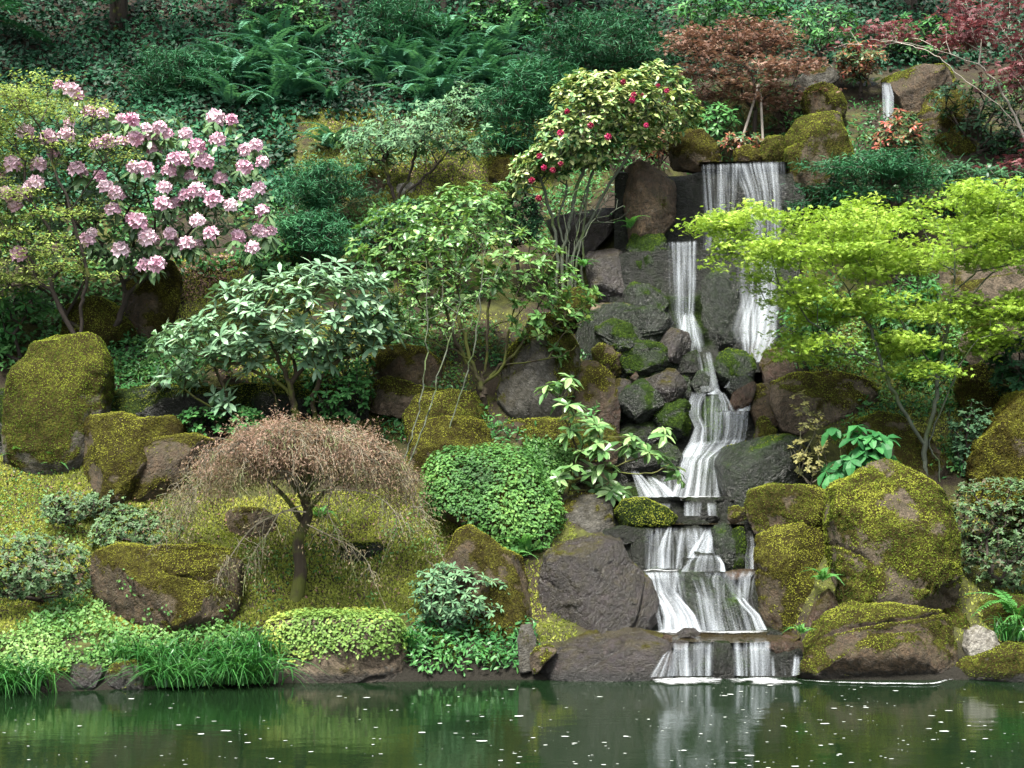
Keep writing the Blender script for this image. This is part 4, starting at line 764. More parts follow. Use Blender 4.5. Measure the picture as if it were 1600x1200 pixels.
for i, (lb, q, Yr) in enumerate((('wet dark stone holding the left lip of the middle pool', [(1000, 782), (1020, 777), (1064, 778), (1070, 808), (1050, 816), (1006, 812)], 16.16), ('wet dark stone under the thin trickle', [(1066, 781), (1100, 777), (1128, 779), (1130, 812), (1070, 814)], 16.14),
        ('wet dark stone at the right lip of the middle pool', [(1112, 783), (1130, 776), (1150, 780), (1152, 812), (1114, 814)], 16.18), ('chipped black stone behind the left strand of the lower cascade', [(1000, 824), (1020, 815), (1058, 817), (1060, 870), (1054, 892), (1004, 892)], 15.86), ('chipped black stone behind the white dome of the lower cascade', [(1052, 824), (1080, 815), (1118, 817), (1120, 866), (1056, 880)], 15.88),
        ('dark stone behind the left lowest fall', [(1040, 1014), (1060, 1003), (1114, 1004), (1120, 1040), (1116, 1062), (1040, 1062)], 14.37), ('dark stone behind the right lowest fall', [(1138, 1012), (1160, 1003), (1206, 1005), (1216, 1040), (1210, 1062), (1140, 1062)], 14.37), ('dark stone at the right end of the lowest falls', [(1204, 1016), (1230, 1006), (1254, 1012), (1256, 1062), (1206, 1062)], 14.42),
        ('stepped dark stone behind the left edge of the lower cascade', [(1000, 898), (1030, 890), (1064, 894), (1080, 940), (1090, 985), (1030, 990), (1008, 950)], 15.42), ('steep dark stone behind the right strands of the lower cascade', [(1128, 900), (1160, 894), (1192, 898), (1200, 960), (1190, 990), (1150, 985)], 15.48),
        ('stepped wet stone under the right block of the middle cascade', [(1112, 650), (1120, 640), (1172, 640), (1178, 670), (1170, 694), (1114, 698)], 17.68))):
    rock('lip%d' % i, lb, q, 'rk_wet', -.1, .7, 130+i, Y=Yr, tuft='', cuts=10, bed=.1, sub=5, rough=1.5, box=.36)
def chip(cx, cy, w, h, seed):
    r_ = np.random.default_rng(seed); a = np.sort(r_.uniform(0, 2*PI, 8)); a = np.linspace(0, 2*PI, 8, endpoint=False)+r_.normal(0, .18, 8); q = r_.uniform(.78, 1.15, 8)
    return [(cx+w*.5*math.cos(t)*k, cy+h*.5*math.sin(t)*k) for t, k in zip(a, q)]
for i, (lb, c, Yr, mt, ms) in enumerate((('angular wet stone high on the cliff left of the twin falls', (1010, 505, 62, 40), 17.98, 'rk_wetgreen', .1), ('angular mossy green stone on the large wet grey boulder', (965, 528, 66, 46), 17.9, 'rk_wetgreen', .45), ('brownish chipped stone beside the foot of the left fall', (1052, 540, 54, 48), 17.95, 'rk_purple', .0), ('green streaked stone below the foot of the left fall', (1018, 562, 70, 44), 17.85, 'rk_wetgreen', .5),
        ('jutting purple stone at the top of the cascade cliff', (1040, 604, 58, 42), 17.5, 'rk_purple', .05), ('chipped grey stone on the face of the cascade cliff', (1000, 628, 60, 56), 17.45, 'rk_wetgreen', .2), ('dark moss streaked stone beside the left strand of the middle cascade', (1050, 652, 46, 58), 17.4, 'rk_wetgreen', .45), ('lowest chipped stone of the cascade cliff', (1010, 680, 74, 40), 17.4, 'rk_wet', .15),
        ('purple stone left of the jutting cliff stones', (974, 612, 36, 40), 17.52, 'rk_purple', .0), ('wet ledge stone under the cascade cliff', (1000, 722, 90, 42), 17.05, 'rk_wet', .2), ('dark wet stone beside the left fan of the middle cascade', (1044, 718, 40, 46), 17.1, 'rk_wetgreen', .2))):
    rock('chip%d' % i, lb, chip(c[0], c[1], c[2]*1.38, c[3]*1.32, 700+i), mt, ms, .8, 180+i, Y=Yr, tuft='moss_gr' if ms > .3 else '', dens=1500, cuts=14, sub=5, rough=1.3, bed=.05, box=.4, cut_d=(.6, .95))
for i, (lb, q, Yr, mt) in enumerate((('small flat stone on the left of the lowest shelf', [(1046, 1008), (1056, 1000), (1076, 1002), (1080, 1012), (1060, 1018)], 14.3, 'rk_purple'), ('low brown stone on the lip above the right lowest fall', [(1196, 1012), (1206, 1003), (1226, 1003), (1232, 1014), (1210, 1020)], 14.3, 'rk_red'),
        ('dark pebble on the lip in the middle of the lowest shelf', [(1092, 1008), (1100, 1002), (1112, 1004), (1114, 1012), (1098, 1014)], 14.3, 'rk_wet'), ('brown stone at the right end of the lowest pool', [(1214, 1000), (1228, 992), (1248, 996), (1250, 1006), (1222, 1008)], 14.7, 'rk_red'), ('rounded stone at the back right of the lowest pool', [(1196, 992), (1206, 985), (1222, 987), (1226, 996), (1204, 998)], 14.9, 'rk_wet'))):
    rock('peb%d' % i, lb, q, mt, -.3, .9, 160+i, Y=Yr, tuft='', sub=4, name='bank_stone')
cover_front = lambda V, n_: ((n_[:, 2] > -.5)).astype(float)
M['creep_green'] = leaf_mat('creeper_leaf', [(0.016, 0.05, 0.012), (0.035, 0.105, 0.022), (0.06, 0.16, 0.032), (0.12, 0.24, 0.05)], .6, .25)
M['creep_yellow'] = leaf_mat('bright_creeper_leaf', [(0.05, 0.09, 0.014), (0.09, 0.17, 0.03), (0.15, 0.24, 0.05), (0.26, 0.30, 0.05)], .6, .25)
cover('mound', T_DIAW, 'creep_green', 3600, .045, lambda V, n_: smooth(-.6, -.2, n_[:, 2])*(.12+1.0*smooth(-.35, .1, fbm(V*2.2, 3, 2)+.12)), lift=.05)
cover('creeper_rock', T_DIAW, 'creep_yellow', 3600, .042, lambda V, n_: smooth(.26, .40, V[:, 2]+.20*fbm(V*2.0, 3, 4)+.16*smooth(-1.7, -2.1, V[:, 0]))*smooth(-.98, -1.12, V[:, 0]+.1*fbm(V*3, 2, 1)), lift=.03)
cover('block_left', T_DIAW, 'creep_green', 700, .035, lambda V, n_: smooth(.2, .5, fbm(V*2.4, 3, 8))*(n_[:, 2] < .5), lift=.02)
#cover('big_right', T_DIA, 'creep_green', 60, .05, None)
# ================================================================== PLANTS
def pts(base, limbs, Y):
    """hand placed stems: (px, py, dy) in metres nearer(-)/farther(+) than the trunk base"""
    return [W([q[0] for q in L], [q[1] for q in L], [Y+(q[2] if len(q) > 2 else 0) for q in L]) for L in limbs]
MESH = {}
def leaf_mesh(key, T, mat):
    if key not in MESH:
        g = Geo(); V, Fc = T; g.add(V, Fc); MESH[key] = g.mesh('leaf', M[mat])
    return MESH[key]
def basis_obj(name, mesh, parent, p, d, nr, s):
    d = unit(d); sd = np.cross(nr, d); sd = sd/max(np.linalg.norm(sd), 1e-6); u = np.cross(d, sd)
    o = bpy.data.objects.new(name, mesh); COL.objects.link(o); o.parent = parent
    q = np.asarray(p)-np.array(parent.location)
    o.matrix_local = Matrix(((d[0]*s, sd[0]*s, u[0]*s, q[0]), (d[1]*s, sd[1]*s, u[1]*s, q[1]), (d[2]*s, sd[2]*s, u[2]*s, q[2]), (0, 0, 0, 1)))
    return o
def plant(name, label, cat, base, poly, mat, kind='whorl', T=T_LANCE, ln=.15, k=8, tips=150, clumps=0, cr=(.25, .1), thick=.6, limbs=None, bark='bark_dark', el=(-25, 35), sp=(.12, .04), tilt=.35,
          seed=1, Y=None, shell=.5, gap=0.0, gs=2.2, lean=0.0, r_tip=.005, r_max=.05, nparts=0, pmat=None, T2=None, trunk='trunk', crown='crown', group=None, wob=.03, tintn=.16, cap=None, twigs=None, out=.6, extra=None, lift=.12, tb=.5):
    rng = np.random.default_rng(seed*101+7)
    if Y is None: Y = gY(*base)
    b = W(base[0], base[1], Y); b[2] = min(b[2], float(Tz(b[0], b[1]))+.02) if limbs is None else b[2]
    r = root(name, b, label, cat, group)
    polys = poly if isinstance(poly[0][0], (list, tuple)) else [poly]
    areas = [abs(sum(p[i-1][0]*p[i][1]-p[i][0]*p[i-1][1] for i in range(len(p)))) for p in polys]
    tp, ci, off = [], [], 0
    for p, a in zip(polys, areas):
        f = a/sum(areas); t, c = crown_tips(rng, p, Y, thick*(.5+.5*math.sqrt(a/max(areas))), max(3, int(tips*f)), max(2, int(clumps*f)) if clumps else 0, cr, shell, gap, gs, lean); tp.append(t); ci.append(c+off); off += c.max()+1
    tp, ci = np.concatenate(tp), np.concatenate(ci)
    floor = Tz(tp[:, 0], tp[:, 1])+.03; ok = tp[:, 2] > floor-.35; tp, ci = tp[ok], ci[ok]; tp[:, 2] = np.maximum(tp[:, 2], Tz(tp[:, 0], tp[:, 1])+.04)
    g = Geo(); lm = pts(base, limbs, Y) if limbs else [np.array([b, b+[0, 0, .12]])]
    for i_, L_ in enumerate(lm):
        if limbs and L_[0, 2] < b[2]+.12:
            gz = float(Tz(L_[0, 0], L_[0, 1]))-.06
            lm[i_] = np.concatenate([[[L_[0, 0], L_[0, 1], gz]], L_]) if gz < L_[0, 2]-.03 else L_
    tw = tp if twigs is None else tp[rng.choice(len(tp), min(twigs, len(tp)), replace=False)]
    grow(g, lm, tw, rng, r_tip, r_max, wob, lift=lift)
    part(trunk, g, M[bark], r, sm=True)
    cen = np.array([tp[:, 0].mean(), tp[:, 1].mean()+.15, tp[:, 2].min()*.6+tp[:, 2].mean()*.4])
    if kind == 'whorl':
        ax = np.array([0, -.12, .75])+out*unit(tp-cen)+rng.normal(0, .22, tp.shape)
        P, d, nr, own = whorl(rng, tp, ax, k, el)
    else:
        P, d, nr, own = spray(rng, tp, k, sp[0], sp[1], tilt)
    L = ln*rng.uniform(.65, 1.2, len(P)); ct = np.random.default_rng(seed).normal(0, .13, int(ci.max())+1)
    tint = np.clip(tb+ct[ci[own]]+.18*noise(P*1.6, seed)+rng.normal(0, tintn, len(P)), 0, 1)
    if kind == 'whorl' and len(P) > 4: tint = tint
    if nparts:
        score = P[:, 1]-.35*P[:, 2]+rng.normal(0, .12, len(P)); s = np.argsort(score)[:nparts]; rest = np.setdiff1d(np.arange(len(P)), s)
        for i in s: basis_obj('leaf', leaf_mesh((name, mat, rng.integers(0, 2)), T2 or T_OVALR, pmat or mat+'_one'), r, P[i], d[i], nr[i], float(L[i]))
    else: rest = np.arange(len(P))
    if len(rest):
        g = Geo(); leaves(g, T, P[rest], d[rest], nr[rest], L[rest], tint[rest], rng.uniform(.85, 1.15, len(rest)))
        part(crown, g, M[mat], r, 'stuff')
    if extra: extra(r, tp, rng, cen)
    return r
T_OVALR = tmpl_oval(.36, .05, .16)
def lm2(name, stops, **kw):
    M[name] = leaf_mat(name, stops, **kw); M[name+'_one'] = leaf_mat(name+'_single', stops, objrand=True, **kw)
lm2('rhodo', [(0.022, 0.050, 0.022), (0.045, 0.095, 0.040), (0.080, 0.150, 0.062), (0.125, 0.205, 0.085)], rough=.34, spec=.30, transl=.2)
lm2('rhodo_grey', [(0.055, 0.12, 0.060), (0.11, 0.21, 0.115), (0.18, 0.30, 0.175), (0.30, 0.42, 0.26)], rough=.30, spec=.36, transl=.18)
lm2('rhodo_front', [(0.035, 0.090, 0.025), (0.075, 0.165, 0.050), (0.125, 0.235, 0.078), (0.21, 0.32, 0.12)], rough=.32, spec=.33, transl=.22)
lm2('big_leaf', [(0.012, 0.075, 0.020), (0.024, 0.12, 0.032), (0.042, 0.17, 0.045)], rough=.55, transl=.3)
lm2('lime', [(0.09, 0.17, 0.014), (0.19, 0.31, 0.035), (0.26, 0.385, 0.050), (0.37, 0.48, 0.095)], rough=.5, spec=.18, transl=.4, tcol=(1, 1, .7))
lm2('chartreuse', [(0.14, 0.105, 0.06), (0.15, 0.20, 0.050), (0.24, 0.33, 0.075), (0.38, 0.47, 0.13)], rough=.6, spec=.15, transl=.35, tcol=(1, 1, .8))
lm2('bronze', [(0.085, 0.046, 0.034), (0.15, 0.085, 0.060), (0.22, 0.135, 0.098), (0.29, 0.20, 0.14)], rough=.55, spec=.18, transl=.3, tcol=(1, .85, .7))
lm2('purple', [(0.055, 0.020, 0.024), (0.095, 0.036, 0.040), (0.15, 0.060, 0.064), (0.22, 0.11, 0.11)], rough=.55, spec=.18, transl=.35, tcol=(1, .6, .6))
lm2('open_green', [(0.030, 0.085, 0.022), (0.065, 0.155, 0.042), (0.125, 0.24, 0.066), (0.26, 0.38, 0.13)], rough=.36, spec=.33, transl=.28)
lm2('grey_green', [(0.028, 0.075, 0.038), (0.055, 0.130, 0.062), (0.095, 0.19, 0.090), (0.15, 0.25, 0.125)], rough=.55, spec=.16, transl=.22)
lm2('dark_green', [(0.008, 0.030, 0.013), (0.015, 0.052, 0.022), (0.028, 0.082, 0.033), (0.050, 0.125, 0.050)], rough=.34, spec=.15, transl=.15)
lm2('mid_green', [(0.014, 0.062, 0.018), (0.030, 0.110, 0.030), (0.055, 0.165, 0.044), (0.10, 0.23, 0.066)], rough=.38, spec=.16, transl=.22)
lm2('variegated', [(0.020, 0.075, 0.022), (0.07, 0.16, 0.045), (0.28, 0.36, 0.12), (0.46, 0.48, 0.22)], rough=.38, spec=.30, transl=.2)
lm2('conifer', [(0.008, 0.042, 0.018), (0.017, 0.080, 0.034), (0.032, 0.130, 0.054), (0.055, 0.185, 0.075)], rough=.55, spec=.15, transl=.1)
lm2('fern', [(0.024, 0.090, 0.052), (0.050, 0.160, 0.092), (0.095, 0.245, 0.140)], rough=.5, spec=.15, transl=.2)
lm2('fern_light', [(0.04, 0.15, 0.03), (0.07, 0.21, 0.05), (0.11, 0.27, 0.07)], rough=.5, spec=.18, transl=.35)
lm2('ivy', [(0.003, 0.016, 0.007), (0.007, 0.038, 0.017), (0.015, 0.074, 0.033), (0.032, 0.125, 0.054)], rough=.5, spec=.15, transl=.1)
lm2('clover', [(0.025, 0.085, 0.018), (0.05, 0.135, 0.028), (0.095, 0.20, 0.045), (0.18, 0.29, 0.085)], rough=.5, transl=.3)
lm2('grass', [(0.008, 0.05, 0.010), (0.018, 0.085, 0.016), (0.035, 0.13, 0.026), (0.09, 0.20, 0.05)], rough=.35, spec=.30, transl=.25)
lm2('azalea_low', [(0.080, 0.060, 0.035), (0.038, 0.080, 0.032), (0.065, 0.125, 0.045), (0.115, 0.19, 0.07)], rough=.5, transl=.25)
lm2('weeper', [(0.11, 0.145, 0.045), (0.15, 0.135, 0.07), (0.21, 0.145, 0.10), (0.27, 0.18, 0.135)], rough=.6, spec=.15, transl=.35, tcol=(1, .8, .6))
lm2('red_tip', [(0.020, 0.07, 0.022), (0.04, 0.11, 0.035), (0.16, 0.07, 0.03), (0.34, 0.07, 0.055)], rough=.4, transl=.25)
lm2('yellow_shrub', [(0.13, 0.14, 0.05), (0.22, 0.21, 0.07), (0.34, 0.31, 0.11)], rough=.5, transl=.35)
n = N('pink_petal'); t = n.n('ObjectInfo').outputs['Random']; a = n.attr('tint')
M['pink'] = n.done(n.bsdf(n.mix(n.math('ADD', n.math('MULTIPLY', t, .45), n.math('MULTIPLY', a, .6)), (0.46, 0.17, 0.29), (0.72, 0.60, 0.63)), .5, .3))
n = N('crimson_petal'); t = n.n('ObjectInfo').outputs['Random']; M['crimson'] = n.done(n.bsdf(n.mix(t, (0.20, 0.008, 0.03), (0.48, 0.03, 0.13)), .5, .3))
def truss_mesh(key, mat, n_=15, pet=5, R=.5, seed=1):
    rng = np.random.default_rng(seed); g = Geo(); i = np.arange(n_)+.5; ph = np.arccos(1-1.25*i/n_); th = PI*(1+5**.5)*i
    ax = np.stack([np.cos(th)*np.sin(ph), np.sin(th)*np.sin(ph), np.cos(ph)], -1)
    for a in ax:
        P, d, nr, o = whorl(rng, np.array([a*R*.55]), np.array([a]), pet, (25, 45)); tt = np.clip(.4+.45*(a[2])+rng.normal(0, .15), 0, 1)
        leaves(g, T_DIAW, P, d, nr, .36*rng.uniform(.85, 1.15, pet), tt, 1.4)
    MESH[key] = g.mesh('flower', M[mat]); return MESH[key]
TR = [truss_mesh(('truss', i), 'pink', 15, 5, .5, i) for i in range(4)]
CAM = [truss_mesh(('cam', i), 'crimson', 12, 4, .4, 20+i) for i in range(2)]

# ---- pink rhododendron and the chartreuse maple in front of it (upper left)
FLW = [(337, 181), (362, 184), (340, 216), (384, 232), (400, 224), (410, 250), (112, 138), (122, 146), (140, 172), (160, 174), (190, 182), (206, 184), (228, 196), (250, 196), (212, 214), (240, 228), (236, 208), (262, 206), (290, 207), (272, 246), (284, 246),
       (308, 226), (264, 264), (278, 268), (310, 248), (345, 276), (382, 258), (404, 292), (308, 294), (290, 302), (360, 318), (384, 302), (410, 326), (334, 308), (208, 258), (226, 262), (166, 290), (180, 298), (188, 304), (176, 324), (254, 316), (276, 314),
       (308, 342), (206, 338), (216, 344), (230, 368), (240, 374), (270, 374), (292, 378), (310, 380), (266, 362), (188, 388), (404, 356), (424, 358), (394, 384), (412, 362), (76, 212), (108, 188), (84, 236), (104, 208), (40, 204), (60, 254), (130, 268), (120, 262), (44, 290),
       (36, 300), (56, 284), (8, 300), (24, 318), (30, 394), (90, 384), (136, 372), (144, 360), (156, 272), (150, 222), (168, 218), (190, 218), (20, 254), (8, 270), (330, 362), (372, 366), (226, 412), (246, 410), (92, 130), (320, 250), (256, 290), (298, 272)]
def flowers(r, tp, rng, cen):
    Yb = r.location[1]
    for i, (x, y) in enumerate(FLW):
        f = min(1, max(0, (x-60)/360)); p = W(x, y+4, Yb-.55-.20*(1-f)+rng.uniform(-.22, .18)); dr = unit(np.array([rng.normal(0, .2), -.45, .9])); s = rng.uniform(.125, .225)
        o = bpy.data.objects.new('flower', TR[i % 4]); COL.objects.link(o); o.parent = r
        q = Vector(dr).to_track_quat('Z', 'Y').to_matrix().to_4x4()
        o.matrix_local = Matrix.Translation(Vector(p)-Vector(r.location)) @ q @ Matrix.Rotation(rng.uniform(0, 6), 4, 'Z') @ Matrix.Scale(s, 4)
    g = Geo(); t = np.array([W(x+rng.normal(0, 4), y+9, Yb-.5-.20*(1-min(1, max(0, (x-60)/360)))) for x, y in FLW])
    P, d, nr, own = whorl(rng, t, np.array([0, -.3, .8])+rng.normal(0, .15, t.shape), 9, (-45, -5)); leaves(g, T_LANCE, P, d, nr, .19*rng.uniform(.8, 1.15, len(P)), np.clip(rng.normal(.72, .16, len(P)), 0, 1), 1.0)
    part('leaf_collars', g, M['rhodo'], r, 'stuff')
Yp = 18.35
plant('rhododendron', 'large rhododendron covered in pale pink flower trusses at upper left', 'rhododendron', (150, 540), [(-60, 200), (0, 190), (90, 150), (150, 160), (250, 190), (330, 178), (372, 186), (416, 236), (420, 310), (436, 360), (400, 392), (330, 390), (250, 420), (190, 440), (100, 400), (0, 420), (-60, 400)],
      'rhodo', ln=.165, k=8, tips=440, thick=.55, limbs=[[(150, 545), (185, 500), (200, 460), (238, 425, -.1), (290, 370, -.2), (350, 300, -.2)], [(190, 490), (225, 515, -.1), (228, 524, -.1)], [(200, 460), (170, 400, -.1), (120, 320, -.2)], [(238, 425, -.1), (240, 340, -.2), (215, 260, -.2)], [(100, 500), (130, 420, .1), (60, 330, 0)]], r_max=.062, seed=3, Y=Yp, extra=flowers, shell=.35, tb=.62, nparts=290, T2=T_LANCE)
plant('japanese_maple', 'small leaved chartreuse and bronze maple spreading across the pink flowers', 'maple', (124, 640), [[(-60, 140), (20, 132), (70, 124), (130, 140), (128, 168), (60, 190), (-60, 210)], [(-60, 215), (30, 196), (110, 160), (180, 170), (160, 190), (60, 210), (-60, 240)], [(-60, 250), (60, 225), (150, 218), (214, 230), (206, 252), (120, 256), (40, 262), (-60, 270)],
       [(-60, 290), (60, 290), (130, 300), (170, 330), (150, 360), (60, 340), (-60, 350)], [(-60, 360), (40, 360), (150, 380), (205, 400), (208, 430), (120, 428), (60, 440), (0, 470), (-60, 450)]],
      'chartreuse', kind='spray', T=T_DIA, ln=.052, k=30, tips=560, clumps=110, cr=(.20, .035), sp=(.10, .025), thick=.45, limbs=[[(124, 645), (126, 522), (128, 470), (136, 430, -.05), (110, 330, -.1), (70, 220, -.1)], [(136, 430, -.05), (90, 410, -.1), (20, 400, -.2)], [(110, 330, -.1), (170, 240, -.1)], [(126, 540), (80, 450), (100, 400, -.1), (40, 300, -.1)]], gap=.44, gs=2.0, r_tip=.0035, r_max=.036, seed=4, Y=17.5, tilt=.25, tb=.6)
# ---- grey green rhododendron in the middle left
plant('rhododendron', 'broad grey green rhododendron without flowers on gnarled mossy trunks', 'rhododendron', (460, 660), [[(224, 545), (250, 505), (330, 480), (330, 455), (390, 440), (460, 425), (505, 408), (560, 412), (606, 430), (612, 480), (626, 520), (590, 560), (530, 560), (500, 580), (430, 560), (400, 590), (330, 575), (300, 620), (240, 600), (262, 570)], [(330, 640), (340, 600), (374, 625), (368, 650)]],
      'rhodo_grey', ln=.175, k=9, tips=400, thick=.6, limbs=[[(462, 660), (458, 625), (444, 580, -.1), (410, 520, -.2), (360, 490, -.3)], [(490, 650, .05), (488, 612), (520, 572, -.1), (545, 520, -.2), (570, 470, -.2)], [(458, 625), (425, 590, -.1), (340, 560, -.3), (280, 540, -.3)], [(444, 580, -.1), (470, 510, -.2), (500, 440, -.2)], [(432, 650, .05), (428, 620, .05), (408, 585, -.1)]], bark='bark_moss', r_max=.055, r_tip=.006, nparts=290, T2=tmpl_oval(.34, .05, .14), seed=5, Y=17.0, el=(-18, 40), wob=.045)
# ---- open shrub in the centre
plant('open_shrub', 'open airy shrub with light green leaf tufts and dark forked mossy trunk', 'shrub', (752, 622), [[(556, 350), (590, 318), (650, 305), (720, 290), (790, 300), (800, 350), (870, 380), (880, 410), (905, 440), (880, 470), (820, 450), (760, 470), (690, 500), (640, 520), (600, 470), (560, 420), (540, 380)], [(790, 480), (850, 440), (900, 420), (935, 450), (930, 495), (880, 520), (830, 540), (800, 520)], [(830, 560), (850, 535), (890, 545), (880, 565)]],
      'open_green', T=T_OVAL, ln=.105, k=7, tips=520, thick=.75, limbs=[[(755, 622), (752, 600), (728, 560), (705, 515, -.1), (690, 450, -.1), (660, 390, -.2)], [(752, 600), (736, 560), (718, 500, .1), (712, 440, .1), (735, 380, .1)], [(752, 600), (760, 560, .05), (762, 500, .1), (770, 430, .1)], [(756, 598), (790, 565, -.05), (820, 530, -.1), (845, 470, -.2)], [(756, 598), (784, 575, -.1), (795, 520, -.1), (812, 450, 0)], [(736, 560), (660, 530, -.15), (620, 510, -.2), (590, 470, -.25)], [(790, 570, -.1), (870, 558, -.25), (900, 540, -.25)]],
      bark='bark_moss', r_max=.050, r_tip=.0042, seed=6, Y=17.35, el=(-30, 40), gap=.16, gs=1.6, nparts=290, T2=T_OVAL)
plant('leafy_shrub', 'pale leaved low shrub filling the slope behind the open shrub', 'shrub', (720, 395), [(600, 375), (640, 330), (690, 305), (750, 280), (800, 290), (815, 340), (780, 380), (720, 410), (640, 410)], 'open_green', T=T_OVAL, ln=.10, k=7, tips=170, thick=.4, seed=7, Y=19.1, shell=.4)
plant('leafy_shrub', 'dark bluish rounded shrub left of the pale leaved slope shrub', 'shrub', (610, 370), [(548, 368), (580, 335), (630, 310), (665, 320), (650, 350), (610, 380), (560, 390)], 'dark_green', T=T_OVAL, ln=.07, k=7, tips=190, thick=.4, seed=8, Y=19.5)
plant('holly', 'dark glossy holly like bush under the grey green rhododendron', 'shrub', (520, 668), [(476, 600), (500, 565), (545, 540), (580, 560), (584, 620), (560, 660), (500, 665), (475, 640)], 'mid_green', T=T_OVAL, ln=.07, k=8, tips=220, thick=.38, seed=9, Y=17.2)
plant('leafy_shrub', 'low deep green leafy plant on the dark ledge stone', 'shrub', (330, 672), [(262, 660), (290, 640), (340, 636), (400, 640), (430, 660), (400, 682), (290, 680)], 'mid_green', T=T_OVAL, ln=.075, k=7, tips=110, thick=.25, seed=10, Y=16.85)
# ---- small trees and conifers behind
plant('small_tree', 'small grey green tree with a flat layered top and dark forked stems', 'tree', (625, 305), [[(548, 240), (560, 205), (590, 180), (640, 168), (690, 158), (720, 180), (752, 215), (756, 250), (700, 240), (640, 235), (590, 250), (560, 262)]], 'grey_green', T=T_LANCE, ln=.095, k=8, tips=420, clumps=60, cr=(.22, .06), thick=.55,
      limbs=[[(615, 305), (606, 275), (602, 250), (590, 215)], [(622, 306), (640, 275), (648, 245, -.1), (660, 210, -.1)], [(630, 306), (660, 280, .1), (690, 250, .1), (710, 215, .1)], [(654, 310, .1), (664, 265, 0), (670, 215, -.1)]], r_max=.035, r_tip=.004, seed=11, Y=20.6, trunk='trunk')
plant('conifer_shrub', 'feathery dark conifer shrub beside the small grey green tree', 'conifer', (515, 322), [(452, 300), (470, 268), (510, 250), (545, 262), (560, 290), (545, 322), (490, 325)], 'conifer', kind='spray', T=T_NEEDLE, ln=.11, k=26, tips=190, clumps=40, cr=(.15, .05), sp=(.07, .03), thick=.4, seed=12, Y=20.1, tilt=.5)
plant('conifer_shrub', 'lower feathery dark conifer shrub nearest the pink flowers', 'conifer', (490, 412), [(428, 385), (435, 345), (480, 322), (525, 340), (540, 370), (530, 400), (480, 412)], 'conifer', kind='spray', T=T_NEEDLE, ln=.11, k=28, tips=210, clumps=44, cr=(.15, .05), sp=(.07, .03), thick=.42, seed=13, Y=19.3, tilt=.5)
plant('leafy_shrub', 'dark leafy shrub between the pink flowers and the slope', 'shrub', (420, 430), [(372, 420), (380, 390), (420, 372), (452, 385), (450, 425), (400, 440)], 'mid_green', T=T_LANCE, ln=.12, k=7, tips=60, thick=.3, seed=14, Y=18.9)
# ---- variegated camellia
CMF = [(974, 128), (990, 148), (1003, 148), (988, 156), (1028, 134), (1042, 142), (923, 196), (876, 208), (950, 214), (843, 244), (850, 262), (864, 266), (831, 282), (842, 310), (886, 174), (1010, 196), (876, 256)]
def camflowers(r, tp, rng, cen):
    for i, (x, y) in enumerate(CMF):
        p = W(x, y, r.location[1]-.62+rng.uniform(-.1, .1)); o = bpy.data.objects.new('flower', CAM[i % 2]); COL.objects.link(o); o.parent = r
        o.matrix_local = Matrix.Translation(Vector(p)-Vector(r.location)) @ Vector((rng.normal(0, .4), -1, .3)).to_track_quat('Z', 'Y').to_matrix().to_4x4() @ Matrix.Scale(rng.uniform(.06, .10), 4)
plant('camellia', 'tall camellia with cream edged leaves and a few crimson flowers', 'camellia', (905, 395), [[(870, 130), (905, 112), (950, 118), (1000, 108), (1030, 96), (1060, 110), (1085, 150), (1096, 185), (1060, 215), (1010, 232), (975, 225), (950, 260), (900, 260), (880, 280), (830, 262), (840, 215), (858, 180)], [(800, 250), (830, 228), (870, 240), (860, 270), (830, 290), (805, 310), (795, 280)]],
      'variegated', T=T_OVAL, ln=.10, k=7, tips=950, thick=.62, limbs=[[(880, 400), (890, 350), (900, 300), (915, 250), (900, 200)], [(902, 402), (905, 340), (925, 270), (960, 210)], [(896, 402), (930, 330), (960, 275), (1000, 220)], [(870, 392), (860, 330), (845, 280)], [(910, 400), (918, 300), (940, 240), (985, 170)], [(886, 400), (872, 345), (886, 290), (870, 220)]], bark='bark_green', r_max=.024, r_tip=.0035, seed=15, Y=19.0, extra=camflowers, el=(-35, 30), tintn=.28, tb=.54, gap=.22, gs=3.0, shell=.4)
plant('bare_stems', 'cluster of bare greyish twigs rising in front of the tilted dark slab', 'shrub', (900, 400), [[(870, 320), (880, 290), (930, 290), (960, 300), (985, 330), (960, 350), (900, 340)]], 'mid_green', ln=.03, k=1, tips=70, thick=.3, limbs=[[(890, 402), (885, 360), (880, 310)], [(896, 402), (905, 350), (915, 300)], [(900, 404), (925, 350), (950, 310)], [(905, 404), (900, 340), (890, 290)]], bark='bark_green', r_max=.014, r_tip=.0035, seed=16, Y=18.8)
# ---- bronze maple with stakes, purple maple
plant('japanese_maple', 'bronze red layered maple held by two pale stakes', 'maple', (1172, 205), [[(1052, 75), (1080, 50), (1120, 40), (1180, 18), (1240, 30), (1250, 60), (1200, 75), (1120, 82), (1080, 90)], [(1072, 105), (1120, 88), (1180, 92), (1240, 90), (1258, 110), (1230, 125), (1160, 120), (1100, 125)], [(1130, 135), (1180, 130), (1250, 140), (1268, 160), (1220, 165), (1150, 155)], [(1072, 128), (1110, 125), (1150, 135), (1130, 150), (1085, 145)]],
      'bronze', kind='spray', T=T_PALM, ln=.062, k=17, tips=300, clumps=70, cr=(.22, .03), sp=(.11, .025), thick=.6, limbs=[[(1178, 208), (1182, 160), (1176, 120), (1150, 90), (1110, 65)], [(1176, 120), (1200, 80), (1225, 50)], [(1182, 160), (1220, 140, -.1), (1250, 125, -.1)]], r_max=.04, r_tip=.004, seed=17, Y=21.2, tilt=.3)
